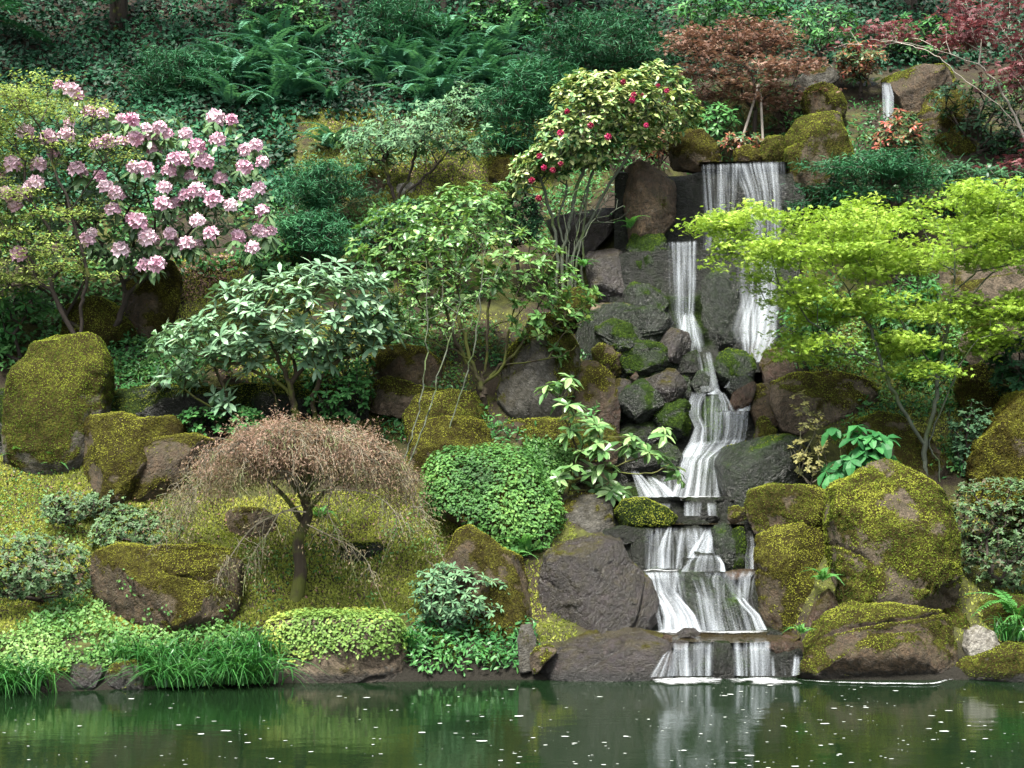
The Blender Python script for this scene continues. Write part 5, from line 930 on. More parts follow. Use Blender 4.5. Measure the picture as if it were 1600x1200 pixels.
for k, (a, b) in enumerate((((1153, 205), (1186, 132)), ((1193, 204), (1188, 140)))):
    A, B = W(*a, 20.9), W(*b, 21.15); r_ = root('stake', A, ('leaning' if k == 0 else 'upright')+' pale wooden stake propping the bronze maple', 'stake'); g = Geo(); tubes(g, [A-[0, 0, .3]], [B], .019, .017, 8); tubes(g, [A+(B-A)*.93], [A+(B-A)*.97], .026, .026, 8)
    part('pole', g, M['bark_pale'], r_)
plant('japanese_maple', 'wine red maple with long pale bare branches at the upper right corner', 'maple', (1610, 235), [[(1330, 60), (1380, 30), (1440, 20), (1520, 30), (1560, 55), (1500, 75), (1440, 60), (1390, 70), (1345, 85)], [(1480, -30), (1620, -30), (1680, 40), (1680, 120), (1600, 110), (1560, 60), (1500, 20)], [(1530, 80), (1600, 110), (1650, 160), (1580, 150), (1545, 115)], [(1560, 220), (1640, 225), (1650, 280), (1570, 290), (1540, 270)]],
      'purple', kind='spray', T=T_PALM, ln=.075, k=14, tips=230, clumps=60, cr=(.20, .05), sp=(.11, .03), thick=.6, limbs=[[(1604, 240), (1580, 170), (1545, 115, -.1), (1500, 90, -.2), (1420, 68, -.3), (1360, 62, -.3)], [(1600, 210), (1560, 165, -.1), (1500, 120, -.2), (1460, 85, -.2), (1425, 72, -.2)], [(1615, 240), (1585, 90, .1), (1550, 50, 0), (1530, -10, 0)], [(1640, 240), (1600, 120, .1), (1575, 60, .1), (1540, 10, .1)], [(1600, 130, .1), (1570, 75, -.1), (1520, 50, -.2)]],
      bark='bark_pale', r_max=.030, r_tip=.0035, seed=18, Y=19.6, tilt=.4)
# ---- lime green maple at right
plant('japanese_maple', 'lime green maple with forked slender trunk spreading over the right bank', 'maple', (1450, 752), [[(1180, 345), (1230, 322), (1300, 330), (1360, 310), (1420, 316), (1470, 296), (1560, 288), (1660, 300), (1680, 350), (1600, 372), (1500, 362), (1440, 340), (1380, 362), (1300, 372), (1240, 362)], [(1105, 350), (1130, 330), (1180, 330), (1230, 352), (1180, 372), (1120, 385), (1080, 356)], [(1120, 385), (1180, 372), (1260, 380), (1340, 372), (1400, 385), (1380, 425), (1300, 440), (1240, 440), (1180, 430), (1130, 410)], [(1380, 395), (1450, 372), (1540, 380), (1640, 378), (1680, 420), (1600, 420), (1500, 410), (1420, 425)],
       [(1190, 455), (1260, 445), (1330, 455), (1390, 470), (1360, 510), (1290, 500), (1230, 490)], [(1430, 462), (1500, 450), (1600, 462), (1640, 490), (1560, 505), (1480, 495), (1420, 500)], [(1225, 530), (1260, 520), (1320, 545), (1280, 570), (1235, 560)], [(1340, 525), (1420, 520), (1440, 550), (1380, 560)], [(1500, 515), (1580, 510), (1640, 530), (1560, 552), (1510, 545)], [(1400, 575), (1450, 568), (1470, 590), (1420, 600)]],
      'lime', kind='spray', T=T_PALM, ln=.050, k=34, tips=980, clumps=330, cr=(.17, .055), sp=(.085, .028), thick=.85, gap=.42, gs=2.6, limbs=[[(1449, 752), (1445, 695), (1462, 630, 0), (1465, 590), (1478, 520, 0), (1490, 455), (1492, 400), (1480, 350)], [(1445, 695), (1410, 640, -.1), (1382, 582, -.15), (1370, 540, -.2), (1340, 480, -.2), (1300, 420, -.25), (1240, 370, -.3)], [(1465, 592), (1440, 545, .05), (1400, 495, .05), (1390, 450, .05), (1380, 400, 0)], [(1382, 582, -.15), (1350, 560, -.25), (1310, 530, -.3), (1260, 500, -.3)], [(1492, 490), (1520, 460, .1), (1560, 420, .15), (1620, 380, .15)], [(1469, 754), (1466, 720, .02), (1452, 690, .05), (1480, 620, .12), (1500, 570, .2)], [(1490, 455), (1520, 430, -.1), (1535, 400, -.1)]],
      bark='bark_green', r_max=.046, r_tip=.0034, seed=19, Y=16.45, tilt=.4, tintn=.2, twigs=430, wob=.025, shell=.6)
# ---- front rhododendron
plant('rhododendron', 'young bright green rhododendron leaning out over the middle pool', 'rhododendron', (880, 775), [[(850, 600), (880, 588), (925, 592), (925, 640), (895, 650), (860, 618)], [(890, 650), (930, 660), (960, 690), (975, 720), (930, 740), (890, 715), (870, 690)], [(970, 685), (1000, 665), (1060, 668), (1072, 690), (1030, 700), (1000, 715)], [(1000, 725), (1040, 700), (1065, 720), (1066, 748), (1030, 745)], [(860, 740), (885, 720), (960, 735), (975, 765), (920, 775), (870, 768)]],
      'rhodo_front', ln=.185, k=9, tips=52, thick=.35, limbs=[[(880, 778), (895, 745), (900, 700), (880, 650), (885, 610)], [(890, 755), (940, 735, -.1), (1000, 715, -.1), (1040, 690, -.15)], [(900, 720), (940, 690, -.1), (960, 670, -.1)], [(940, 735, -.1), (1010, 740, -.2), (1045, 725, -.2)]], bark='bark_moss', r_max=.026, r_tip=.006, nparts=298, T2=tmpl_oval(.36, .05, .16), seed=20, Y=16.15, el=(-42, 22), out=.5)
plant('large_leaf_shrub', 'shrub with large smooth dark green leaves left of the forked maple', 'shrub', (1315, 765), [(1290, 680), (1310, 662), (1360, 660), (1395, 680), (1400, 715), (1370, 745), (1310, 755), (1286, 735)], 'big_leaf', ln=.20, k=6, tips=34, thick=.3, limbs=[[(1315, 770), (1318, 735), (1312, 690)], [(1315, 760), (1350, 720), (1375, 690)]], r_max=.014, r_tip=.004, nparts=200, T2=tmpl_oval(.52, .04, .2), seed=21, Y=15.95, el=(-50, 10), bark='bark_moss')
plant('yellow_shrub', 'sparse yellow leaved twiggy shrub in front of the wide layered rock', 'shrub', (1265, 760), [[(1235, 620), (1255, 600), (1265, 640), (1295, 645), (1285, 680), (1250, 670)], [(1230, 690), (1290, 680), (1300, 740), (1250, 750)]], 'yellow_shrub', T=T_OVAL, ln=.05, k=6, tips=110, thick=.25, seed=22, Y=16.35, bark='bark_pink', r_max=.01, r_tip=.003)
# ---- right hand bushes
plant('spreading_conifer', 'spreading dark fine leaved evergreen beside the arched boulder', 'conifer', (1400, 330), [(1262, 280), (1290, 255), (1340, 240), (1400, 238), (1450, 255), (1470, 280), (1440, 310), (1370, 318), (1300, 325), (1265, 310)], 'conifer', kind='spray', T=T_NEEDLE, ln=.11, k=26, tips=330, clumps=70, cr=(.2, .035), sp=(.09, .02), thick=.5, seed=23, Y=18.9, tilt=.35)
plant('pieris', 'green bush with red young leaves below the small upper fall', 'shrub', (1410, 250), [(1366, 230), (1374, 195), (1400, 172), (1432, 180), (1440, 215), (1425, 245), (1380, 250)], 'red_tip', T=T_LANCE, ln=.10, k=8, tips=170, thick=.4, seed=24, Y=20.0, tintn=.22)
plant('leafy_shrub', 'dark green bush with small leaves behind the yellow mossed rock', 'shrub', (1530, 220), [(1445, 150), (1480, 130), (1540, 120), (1610, 130), (1640, 200), (1600, 250), (1540, 230), (1490, 200)], 'dark_green', T=T_LANCE, ln=.10, k=7, tips=330, thick=.5, seed=25, Y=20.6, gap=.2)
plant('leafy_shrub', 'deep green shrub under the wine red maple at the right edge', 'shrub', (1560, 320), [(1460, 275), (1500, 250), (1560, 262), (1640, 270), (1660, 320), (1580, 340), (1500, 310)], 'dark_green', T=T_LANCE, ln=.12, k=7, tips=200, thick=.4, seed=26, Y=19.2)
plant('leafy_shrub', 'glossy dark leaved shrub at the right edge above the golden boulder', 'shrub', (1590, 640), [(1545, 560), (1560, 530), (1600, 525), (1660, 540), (1660, 640), (1590, 630), (1555, 600)], 'dark_green', T=T_OVAL, ln=.09, k=8, tips=190, thick=.4, seed=27, Y=16.9)
plant('leafy_shrub', 'low pale green shrub in the hollow right of the forked maple', 'shrub', (1530, 735), [(1480, 640), (1520, 625), (1560, 650), (1540, 700), (1525, 740), (1500, 740), (1490, 690)], 'grey_green', T=T_OVAL, ln=.055, k=8, tips=170, thick=.3, seed=28, Y=16.6)
plant('azalea', 'rounded fine leaved azalea with reddish tips beside the golden boulder', 'azalea', (1545, 920), [(1490, 790), (1500, 755), (1550, 745), (1640, 750), (1680, 820), (1660, 920), (1570, 930), (1510, 905), (1494, 850)], 'azalea_low', T=T_OVAL, ln=.045, k=8, tips=800, thick=.5, seed=29, Y=15.35, shell=.35, twigs=300)
plant('azalea', 'low spreading azalea at the far left behind the block shaped boulder', 'azalea', (70, 940), [(-60, 860), (0, 838), (60, 830), (110, 848), (140, 870), (142, 920), (100, 935), (0, 935), (-60, 940)], 'azalea_low', T=T_OVAL, ln=.048, k=8, tips=560, thick=.5, seed=30, shell=.35, twigs=250)
plant('azalea', 'small grey green azalea on a short stem on the left lawn', 'azalea', (108, 828), [(60, 795), (75, 775), (100, 765), (140, 772), (160, 790), (130, 815), (85, 818)], 'azalea_low', T=T_OVAL, ln=.045, k=7, tips=120, thick=.3, seed=31)
plant('azalea', 'straggly low azalea between the lawn and the weeping maple', 'azalea', (215, 850), [(140, 850), (150, 815), (190, 790), (250, 800), (290, 825), (270, 855), (190, 860)], 'azalea_low', T=T_OVAL, ln=.045, k=7, tips=260, thick=.4, seed=32, twigs=150)
plant('azalea', 'small azalea below the pair of touching brown boulders', 'azalea', (160, 800), [(120, 795), (140, 770), (180, 768), (205, 785), (190, 808), (140, 812)], 'azalea_low', T=T_OVAL, ln=.045, k=7, tips=100, thick=.25, seed=33)
plant('leafy_shrub', 'loose grey green shrub growing against the large brown boulder by the pond', 'shrub', (690, 985), [(640, 920), (655, 890), (690, 880), (740, 890), (790, 915), (795, 940), (770, 975), (740, 965), (700, 985), (650, 965)], 'grey_green', T=T_LANCE, ln=.075, k=8, tips=200, thick=.3, seed=34, Y=14.6, limbs=[[(665, 985), (690, 950), (715, 925)], [(668, 985), (665, 940), (670, 910)]], r_max=.016, gap=.1)
plant('leafy_shrub', 'dense dark leaves crowding the far left edge under the maple', 'shrub', (30, 560), [(-60, 440), (0, 430), (60, 450), (80, 480), (40, 500), (10, 560), (-60, 570)], 'mid_green', T=T_LANCE, ln=.13, k=8, tips=180, thick=.35, seed=35, Y=18.2)
plant('leafy_shrub', 'bright green broad leaved bush at the top edge above the bronze maple', 'shrub', (1110, 60), [(1040, 20), (1080, -10), (1150, -20), (1220, 0), (1230, 30), (1150, 40), (1080, 50)], 'mid_green', T=T_LANCE, ln=.16, k=7, tips=120, thick=.5, seed=36, Y=23.4)
plant('small_tree', 'small dark stemmed tree with green leaves above the grey flat rock', 'tree', (1282, 112), [(1225, 40), (1250, 15), (1310, 10), (1350, 40), (1345, 80), (1300, 70), (1255, 75)], 'mid_green', T=T_LANCE, ln=.11, k=6, tips=150, thick=.5, limbs=[[(1281, 112), (1282, 85), (1292, 65), (1305, 40)], [(1282, 85), (1265, 55), (1250, 40)]], r_max=.04, seed=37, Y=22.2, gap=.2)
plant('pieris', 'dark bush flecked with red leaves left of the small upper fall', 'shrub', (1345, 130), [(1305, 90), (1330, 65), (1370, 70), (1390, 95), (1365, 125), (1320, 125)], 'red_tip', T=T_LANCE, ln=.10, k=7, tips=150, thick=.4, seed=38, Y=21.9, tintn=.14)
plant('leafy_shrub', 'green shrub in the shade behind the stakes', 'shrub', (1120, 210), [(1085, 190), (1095, 165), (1140, 160), (1150, 190), (1130, 215), (1095, 215)], 'mid_green', T=T_LANCE, ln=.13, k=7, tips=60, thick=.35, seed=39, Y=20.9)
plant('pieris', 'low plant with red young leaves at the foot of the stakes', 'shrub', (1160, 230), [(1118, 225), (1130, 212), (1180, 210), (1200, 225), (1160, 240)], 'red_tip', T=T_LANCE, ln=.09, k=7, tips=60, thick=.3, seed=40, Y=20.5, tintn=.28)
plant('leafy_shrub', 'green leafy shrub tucked behind the camellia above the blocky rock', 'shrub', (1040, 240), [(1000, 240), (1010, 215), (1045, 205), (1060, 225), (1040, 248)], 'red_tip', T=T_LANCE, ln=.10, k=7, tips=60, thick=.3, seed=41, Y=20.1)
plant('conifer_shrub', 'dark green feathery conifer left of the camellia', 'conifer', (810, 260), [(765, 240), (770, 160), (800, 110), (850, 90), (880, 110), (850, 170), (830, 220), (800, 260)], 'conifer', kind='spray', T=T_NEEDLE, ln=.13, k=26, tips=330, clumps=70, cr=(.22, .05), sp=(.09, .03), thick=.5, seed=42, Y=21.6, tilt=.45)
plant('conifer_shrub', 'dark conifer with drooping sprays above the camellia', 'conifer', (960, 110), [(850, 60), (900, 20), (980, 30), (1040, 60), (1040, 95), (960, 100), (880, 105)], 'conifer', kind='spray', T=T_NEEDLE, ln=.13, k=26, tips=300, clumps=60, cr=(.24, .05), sp=(.1, .03), thick=.5, seed=43, Y=22.8, tilt=.45)
plant('leafy_shrub', 'mid green shrub filling the gap left of the camellia stems', 'shrub', (810, 375), [(790, 330), (800, 300), (830, 300), (850, 340), (840, 380), (800, 385)], 'dark_green', T=T_LANCE, ln=.10, k=7, tips=110, thick=.3, seed=44, Y=19.3)
plant('leafy_shrub', 'green leaves under the lime maple beside the cascade', 'shrub', (1250, 520), [(1225, 500), (1240, 470), (1300, 465), (1330, 490), (1290, 520), (1245, 530)], 'mid_green', T=T_LANCE, ln=.10, k=7, tips=90, thick=.3, seed=45, Y=17.9)
plant('leafy_shrub', 'shadowed deep green shrub behind the lime maple branches', 'shrub', (1390, 520), [(1350, 480), (1380, 440), (1450, 430), (1480, 470), (1440, 520), (1370, 530)], 'mid_green', T=T_LANCE, ln=.10, k=7, tips=160, thick=.4, seed=46, Y=18.3)
plant('conifer_shrub', 'feathery green young conifer above the sword ferns', 'conifer', (610, 75), [(560, 60), (590, 10), (640, -10), (680, 20), (670, 70), (600, 90)], 'conifer', kind='spray', T=T_NEEDLE, ln=.13, k=24, tips=220, clumps=50, cr=(.24, .05), sp=(.1, .03), thick=.5, seed=60, tilt=.45)
plant('leafy_shrub', 'broad shadowy shrub at the top edge left of centre', 'shrub', (420, 60), [(370, 40), (400, -10), (470, -20), (520, 20), (500, 60), (420, 75)], 'mid_green', T=T_LANCE, ln=.13, k=7, tips=170, thick=.45, seed=61)
plant('leafy_shrub', 'deep green shrub at the top edge between the slim trunks and the conifer', 'shrub', (780, 60), [(720, 40), (750, -10), (820, -20), (860, 20), (840, 60), (770, 75)], 'mid_green', T=T_OVAL, ln=.10, k=7, tips=200, thick=.45, seed=62)
plant('conifer_shrub', 'dark drooping evergreen under the corner conifer', 'conifer', (270, 150), [(200, 130), (230, 90), (290, 80), (340, 100), (330, 145), (250, 155)], 'conifer', kind='spray', T=T_NEEDLE, ln=.13, k=24, tips=220, clumps=50, cr=(.24, .05), sp=(.1, .03), thick=.45, seed=63, tilt=.45)
plant('leafy_shrub', 'dull green bush at the right of the sword ferns', 'shrub', (720, 190), [(690, 160), (720, 130), (770, 135), (790, 170), (760, 195), (710, 195)], 'grey_green', T=T_LANCE, ln=.10, k=7, tips=120, thick=.35, seed=64)
plant('leafy_shrub', 'green bush at the top edge over the mossy gully rocks', 'shrub', (1440, 95), [(1380, 70), (1410, 20), (1480, 30), (1500, 80), (1440, 100)], 'mid_green', T=T_LANCE, ln=.12, k=7, tips=150, thick=.4, seed=65)
# ---- thin saplings in front of the square boulder
for i, (lb, L, Yb) in enumerate((('leftmost of three thin grey saplings before the square mossy boulder', [(628, 738), (640, 695), (655, 640), (664, 580), (668, 500), (668, 420)], 16.3), ('middle thin grey sapling with a kinked stem before the square mossy boulder', [(636, 738), (650, 698), (672, 640), (684, 590), (706, 520), (722, 450)], 16.25), ('rightmost thin grey sapling rising behind the creeper mound', [(693, 712), (706, 660), (728, 590), (742, 530), (752, 450), (758, 390)], 16.5))):
    plant('sapling', lb, 'sapling', L[0], [(L[-1][0]-35, L[-1][1]-30), (L[-1][0]+45, L[-1][1]-30), (L[-2][0]+30, L[-2][1]), (L[-2][0]-20, L[-2][1])], 'open_green', T=T_OVAL, ln=.05, k=3, tips=24, thick=.2, limbs=[L], bark='bark_green', r_max=.013, r_tip=.0035, seed=50+i, Y=Yb)

# ---- weeping maple
def weeping():
    rng = np.random.default_rng(77); Y = gY(465, 934); b = W(465, 938, Y); r = root('weeping_maple', b, 'dome shaped weeping maple with fine pinkish tan twigs and dark trunk', 'maple')
    g = Geo(); tr = limb_path(W([462, 470, 466, 481, 474], [940, 892, 848, 804, 765], Y)); tr[0, 2] -= .08
    tubes(g, tr[:-1], tr[1:], np.linspace(.075, .045, len(tr)-1), np.linspace(.072, .042, len(tr)-1), 9)
    for fk in ([(470, 812), (448, 780), (420, 752), (398, 736)], [(478, 800), (506, 770), (540, 748), (566, 740)], [(476, 790), (462, 745), (452, 712)], [(478, 785), (500, 735), (512, 705)]):
        q = limb_path(W([u[0] for u in fk], [u[1] for u in fk], [Y, Y-.12, Y-.2, Y-.25][:len(fk)]), 5); tubes(g, q[:-1], q[1:], np.linspace(.032, .012, len(q)-1), np.linspace(.030, .010, len(q)-1), 7)
    part('trunk', g, M['bark_moss'], r, sm=True)
    top = W(476, 770, Y); sc = Y/F; gb, gl = Geo(), Geo(); A, B, ra, rb = [], [], [], []; LP, LD = [], []
    def path(p0, p1, up, n, wig):
        t = np.linspace(0, 1, n)[:, None]; q = p0+(p1-p0)*t; q[:, 2] += up*4*(t*(1-t))[:, 0]; q += rng.normal(0, wig, q.shape)*np.sin(t*PI); return q
    def put(q, r0, r1):
        n = len(q)-1; A.extend(q[:-1]); B.extend(q[1:]); ra.extend(np.linspace(r0, r1, n)); rb.extend(np.linspace(r0, r1, n)*.92)
    def dome(px):
        return np.interp(px, [262, 285, 330, 380, 430, 480, 530, 580, 620, 650, 672], [830, 745, 700, 668, 654, 650, 658, 682, 716, 760, 826])
    for i in range(125):
        a = rng.uniform(0, 2*PI); rr = math.sqrt(rng.uniform(.05, 1)); x = 468+208*rr*math.cos(a); dy = .95*rr*math.sin(a)
        e = math.sqrt(max(0, 1-rr**2)); top_py = dome(468+(x-468)) ; ztop = CZ+(HY-top_py)*sc
        low = CZ+(HY-(760+40*rr*abs(math.cos(a))))*sc; z = low+(ztop-low)*(1-abs(math.sin(a))*rr*.35)*rng.uniform(.66, 1.05)
        p = np.array([(x-800)*sc, Y+dy, z]); q = path(top+rng.normal(0, .03, 3), p, .16+.2*rr, 12, .035); put(q, .013, .005)
        # drooping ends
        for k in range(5):
            s = q[rng.integers(4, 12)]; o = unit(np.array([s[0]-top[0], s[1]-top[1], 0])+rng.normal(0, .35, 3)*[1, 1, 0]); dl = rng.uniform(.08, .42)*(0.3+.9*rr*abs(math.cos(a)))
            e_ = s+o*rng.uniform(.08, .35)+[0, 0, -dl]; q2 = path(s, e_, .06, 7, .02); put(q2, .0055, .0028)
            for w in range(4):
                s2 = q2[rng.integers(1, 7)]; e2 = s2+rng.normal(0, .07, 3)+[0, 0, -rng.uniform(.02, .14)]; q3 = path(s2, e2, .015, 4, .006); put(q3, .003, .0018); LP.append(q3[-1]); LD.append(q3[-1]-q3[-2])
                LP.append(q3[1]); LD.append(rng.normal(0, 1, 3)*.03+(q3[1]-q3[0]))
    for i in range(46):
        a = rng.choice([0, PI])+rng.normal(0, .55); rr = rng.uniform(.62, 1.0); x = 468+206*rr*math.cos(a); z = CZ+(HY-(dome(x)+rng.uniform(10, 70)))*sc; p = np.array([(x-800)*sc, Y+.85*rr*math.sin(a), z])
        o = np.array([math.cos(a), math.sin(a)*.6, 0]); q2 = path(p, p+o*rng.uniform(.0, .28)+[0, 0, -rng.uniform(.1, .42)], .05, 9, .02); put(q2, .0048, .0022)
        for w in range(7):
            s2 = q2[rng.integers(1, 9)]; e2 = s2+rng.normal(0, .07, 3)+[0, 0, -rng.uniform(.02, .14)]; q3 = path(s2, e2, .015, 4, .006); put(q3, .0026, .0016); LP.append(q3[-1]); LD.append(q3[-1]-q3[-2])
    for pth in ([(478, 800), (440, 800), (420, 830), (398, 862), (385, 890)], [(480, 820), (520, 840), (555, 858), (575, 880), (580, 900)], [(470, 790), (400, 820), (360, 870), (340, 905)], [(482, 770), (520, 765), (580, 772), (615, 798), (620, 830)], [(472, 775), (455, 740), (420, 742), (424, 800)], [(474, 772), (505, 740), (518, 760), (512, 800), (530, 830)]):
        q = limb_path(W([u[0] for u in pth], [u[1] for u in pth], Y-.55), 5); put(q, .0095, .004)
        for k in range(30):
            s = q[rng.integers(3, len(q))]; e2 = s+rng.normal(0, .10, 3)+[0, 0, -rng.uniform(.05, .25)]; q3 = path(s, e2, .03, 5, .01); put(q3, .004, .002); LP.append(q3[-1]); LD.append(q3[-1]-q3[-2])
    tubes(gb, A, B, np.array(ra), np.array(rb), 3); part('branches', gb, M['bark_pink'], r, 'stuff')
    LP, LD = np.array(LP), np.array(LD); k = 13; P = np.repeat(LP, k, 0)+rng.normal(0, .045, (len(LP)*k, 3)); d = np.repeat(unit(LD), k, 0)+rng.normal(0, .6, (len(P), 3))+[0, 0, -.3]
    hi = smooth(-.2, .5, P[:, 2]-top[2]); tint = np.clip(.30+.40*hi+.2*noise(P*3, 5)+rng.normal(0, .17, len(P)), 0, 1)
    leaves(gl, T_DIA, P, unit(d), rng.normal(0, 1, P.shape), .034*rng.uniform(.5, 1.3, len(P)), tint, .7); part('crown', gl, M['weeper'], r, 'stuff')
weeping()

# ---- ferns
def frond_mesh(seed, mat, arch=.55, npin=22, plen=.185, broad=.62):
    rng = np.random.default_rng(seed); g = Geo(); t = np.linspace(0, 1, npin+4); x = t*(1-.12*t); z = arch*(t*.9-1.25*t*t); y = rng.normal(0, .02)*t*t
    C = np.stack([x, y+0*x, z], -1); tubes(g, C[:-1], C[1:], .006, .005, 3)
    s = C[3:-1]; tn = unit(np.gradient(C, axis=0))[3:-1]; u = t[3:-1]; L = plen*np.minimum(1, .35+3*u)*(1-u)**.65+.01
    for sg in (-1, 1):
        sd = np.array([0, sg, 0])*1.0; d = unit(sd+tn*.35+rng.normal(0, .08, s.shape)+[0, 0, -.12]); nr = np.cross(tn, np.array([0, 1.0, 0])); nr = np.where(nr[:, 2:3] < 0, -nr, nr)
        leaves(g, tmpl_diamond(broad*.62), s, d, nr, L, .5)
    return g.mesh('frond', M[mat])
FR = {m: [frond_mesh(60+i, m+'_one', a) for i, a in enumerate((.5, .75, 1.0))] for m in ('fern', 'fern_light')}
def fern(px, py, size, label, group=None, mat='fern', n_=13, seed=0, Y=None, fan=None):
    rng = np.random.default_rng(seed+900); b = ground(px, py)[0] if Y is None else W(px, py, Y); r = root('fern', b, label, 'fern', group)
    for i in range(n_):
        a = (i/n_*2*PI if fan is None else rng.uniform(*fan))+rng.normal(0, .2); el = rng.uniform(.2, .95); d = np.array([math.cos(a)*math.cos(el), math.sin(a)*math.cos(el), math.sin(el)]); nr = np.array([-math.cos(a)*math.sin(el), -math.sin(a)*math.sin(el), math.cos(el)])
        basis_obj('frond', FR[mat][i % 3], r, b+[0, 0, .02], d, nr, size*rng.uniform(.75, 1.15))
rng0 = np.random.default_rng(8)
k = 0
for (x0, y0, x1, y1, n_, lb) in ((350, 110, 560, 175, 16, 'dark bluish sword fern in the row behind the conifer shrubs'), (540, 100, 780, 165, 17, 'dark bluish sword fern on the bank above the small grey green tree'), (330, 70, 500, 110, 6, 'sword fern high on the slope behind the pink rhododendron'), (620, 60, 800, 110, 8, 'sword fern near the top edge below the slim trunks'), (760, 120, 900, 160, 5, 'sword fern beside the dark conifers left of the camellia')):
    for _ in range(n_):
        x, y = rng0.uniform(x0, x1), rng0.uniform(y0, y1); fern(x, y, rng0.uniform(.65, 1.0), lb, 'sword ferns on the shaded upper slope', seed=k, n_=11); k += 1
fern(522, 236, .85, 'single sword fern standing apart on yellow moss above the conifer shrubs', seed=200, n_=15)
for i, (x, y, s, lb) in enumerate(((820, 870, .42, 'pale green fern at the foot of the creeper mound'), (802, 880, .36, 'small pale fern left of another under the creeper mound'), (500, 812, .3, 'tiny bright fern under the weeping maple dome'), (205, 742, .22, 'tiny bright fern between the pair of brown boulders'), (648, 728, .22, 'tiny bright fern beside the thin saplings'),
                                      (25, 725, .3, 'small fern at the foot of the tall mossy boulder'), (85, 735, .3, 'small fern right of the tall mossy boulder foot'), (1590, 975, .62, 'large fern arching at the right edge by the pond'), (760, 1028, .2, 'tiny fern on the dark stones at the waterline'), (1285, 912, .28, 'bright fern on the dripping boulder'),
                                      (1252, 995, .2, 'tiny fern where the falls meet the domed boulder'), (985, 360, .3, 'small bright fern below the blocky brown rock'), (1222, 700, .25, 'small bright fern beside the pointed stone'), (1420, 600, .5, 'soft green fern behind the forked maple'), (1455, 570, .5, 'soft green fern in the hollow behind the maple stems'), (912, 420, .3, 'small fern left of the square grey rock'))):
    fern(x, y, s, lb, mat='fern_light', n_=9, seed=300+i, Y={7: 14.7, 9: 14.9, 10: 14.15, 11: 18.9, 15: 18.7}.get(i))

# ---- grassy clumps on the bank
def grass_clump(px, py, label, h, n_, w, Y, seed):
    rng = np.random.default_rng(seed); b = W(px, py, Y); r = root('grass_clump', b, label, 'grass'); g = Geo(); m = 6; t = np.linspace(0, 1, m)
    a = rng.uniform(0, 2*PI, n_); L = h*1.25*rng.uniform(.5, 1.15, n_); sp = rng.uniform(.3, 1.05, n_); o = np.stack([rng.normal(0, w, n_), rng.normal(0, w*.5, n_), np.zeros(n_)], -1)
    dx = np.stack([np.cos(a), np.sin(a)*.8-.25, 0*a], -1)
    C = (b+o)[:, None]+dx[:, None]*(L*sp)[:, None, None]*(t**1.4)[None, :, None]; C[..., 2] += L[:, None]*(t[None]*1.05-(.25+.75*sp[:, None])*t[None]**2.2)
    sd = unit(np.stack([-np.sin(a), np.cos(a), 0*a], -1)+rng.normal(0, .3, (n_, 3)))*.008; wd = (1-t**2)[None, :, None]
    P = np.stack([C-sd[:, None]*wd, C+sd[:, None]*wd], 2).reshape(n_, -1, 3); q = np.array([[2*i, 2*i+1, 2*i+3, 2*i+2] for i in range(m-1)])
    g.add(P.reshape(-1, 3), (q[None]+(np.arange(n_)*2*m)[:, None, None]).reshape(-1, 4), tint=np.repeat(np.clip(rng.normal(.45, .22, n_), 0, 1), 2*m)); part('blades', g, M['grass'], r, 'stuff')
for i, (x, y, h, n_, w, Y, lb) in enumerate(((20, 1085, .62, 330, .17, 13.45, 'dense grass clump cut by the left edge at the water'), (-50, 1075, .6, 260, .2, 13.5, 'grass clump beyond the left edge'), (215, 1040, .42, 260, .20, 13.9, 'grass clump behind the round bank stone'), (268, 1070, .45, 330, .14, 13.65, 'grass clump drooping into the water right of the round bank stone'), (310, 1035, .40, 220, .18, 14.0, 'grass tuft under the block shaped boulder'),
                                            (372, 1066, .52, 420, .15, 13.75, 'large drooping grass clump left of the creeper covered rock'), (400, 1030, .45, 240, .12, 14.1, 'grass tuft between the large clump and the creeper covered rock'), (795, 660, .2, 60, .06, 17.4, 'short grass tuft beside the tall grey boulder'), (640, 1010, .3, 70, .05, 14.2, 'thin grass at the right of the creeper covered rock'), (1580, 1000, .4, 90, .1, 14.5, 'sparse grass at the right waterline'))):
    if i != 1: grass_clump(x, y, lb, h, n_, w, Y, 500+i)

# ================================================================== GROUND COVER (uncountable)
def carpet(name, label, polys, n_, T, mat, ln, seed, lift=(.0, .1), thr=None, up=.6, nf=1.4):
    rng = np.random.default_rng(seed); g = Geo()
    for poly, f in polys:
        p = np.asarray(poly, float); lo, hi = p.min(0), p.max(0); x = rng.uniform(lo[0], hi[0], int(n_*f*1.6)); y = rng.uniform(lo[1], hi[1], len(x)); k = inside(p, x, y); x, y = x[k][:int(n_*f)], y[k][:int(n_*f)]
        P = ground(x, y)
        if thr is not None: P = P[fbm(P*nf, 3, seed) > thr]
        m = len(P); P = P+np.stack([rng.normal(0, .02, m), rng.normal(0, .02, m)-.02, rng.uniform(lift[0], lift[1], m)], -1)
        nn = unit(np.array([0, -.45, up])+rng.normal(0, .42, (m, 3))); d = unit(np.cross(nn, rng.normal(0, 1, (m, 3)))+[0, 0, -.1])
        leaves(g, T, P, d, nn, ln*rng.uniform(.6, 1.3, m), np.clip(.45+.85*fbm(P*1.1, 3, seed+1)+rng.normal(0, .15, m), 0, 1))
    return tag(link(name, g.mesh(name, M[mat])), label, None, kind='stuff')
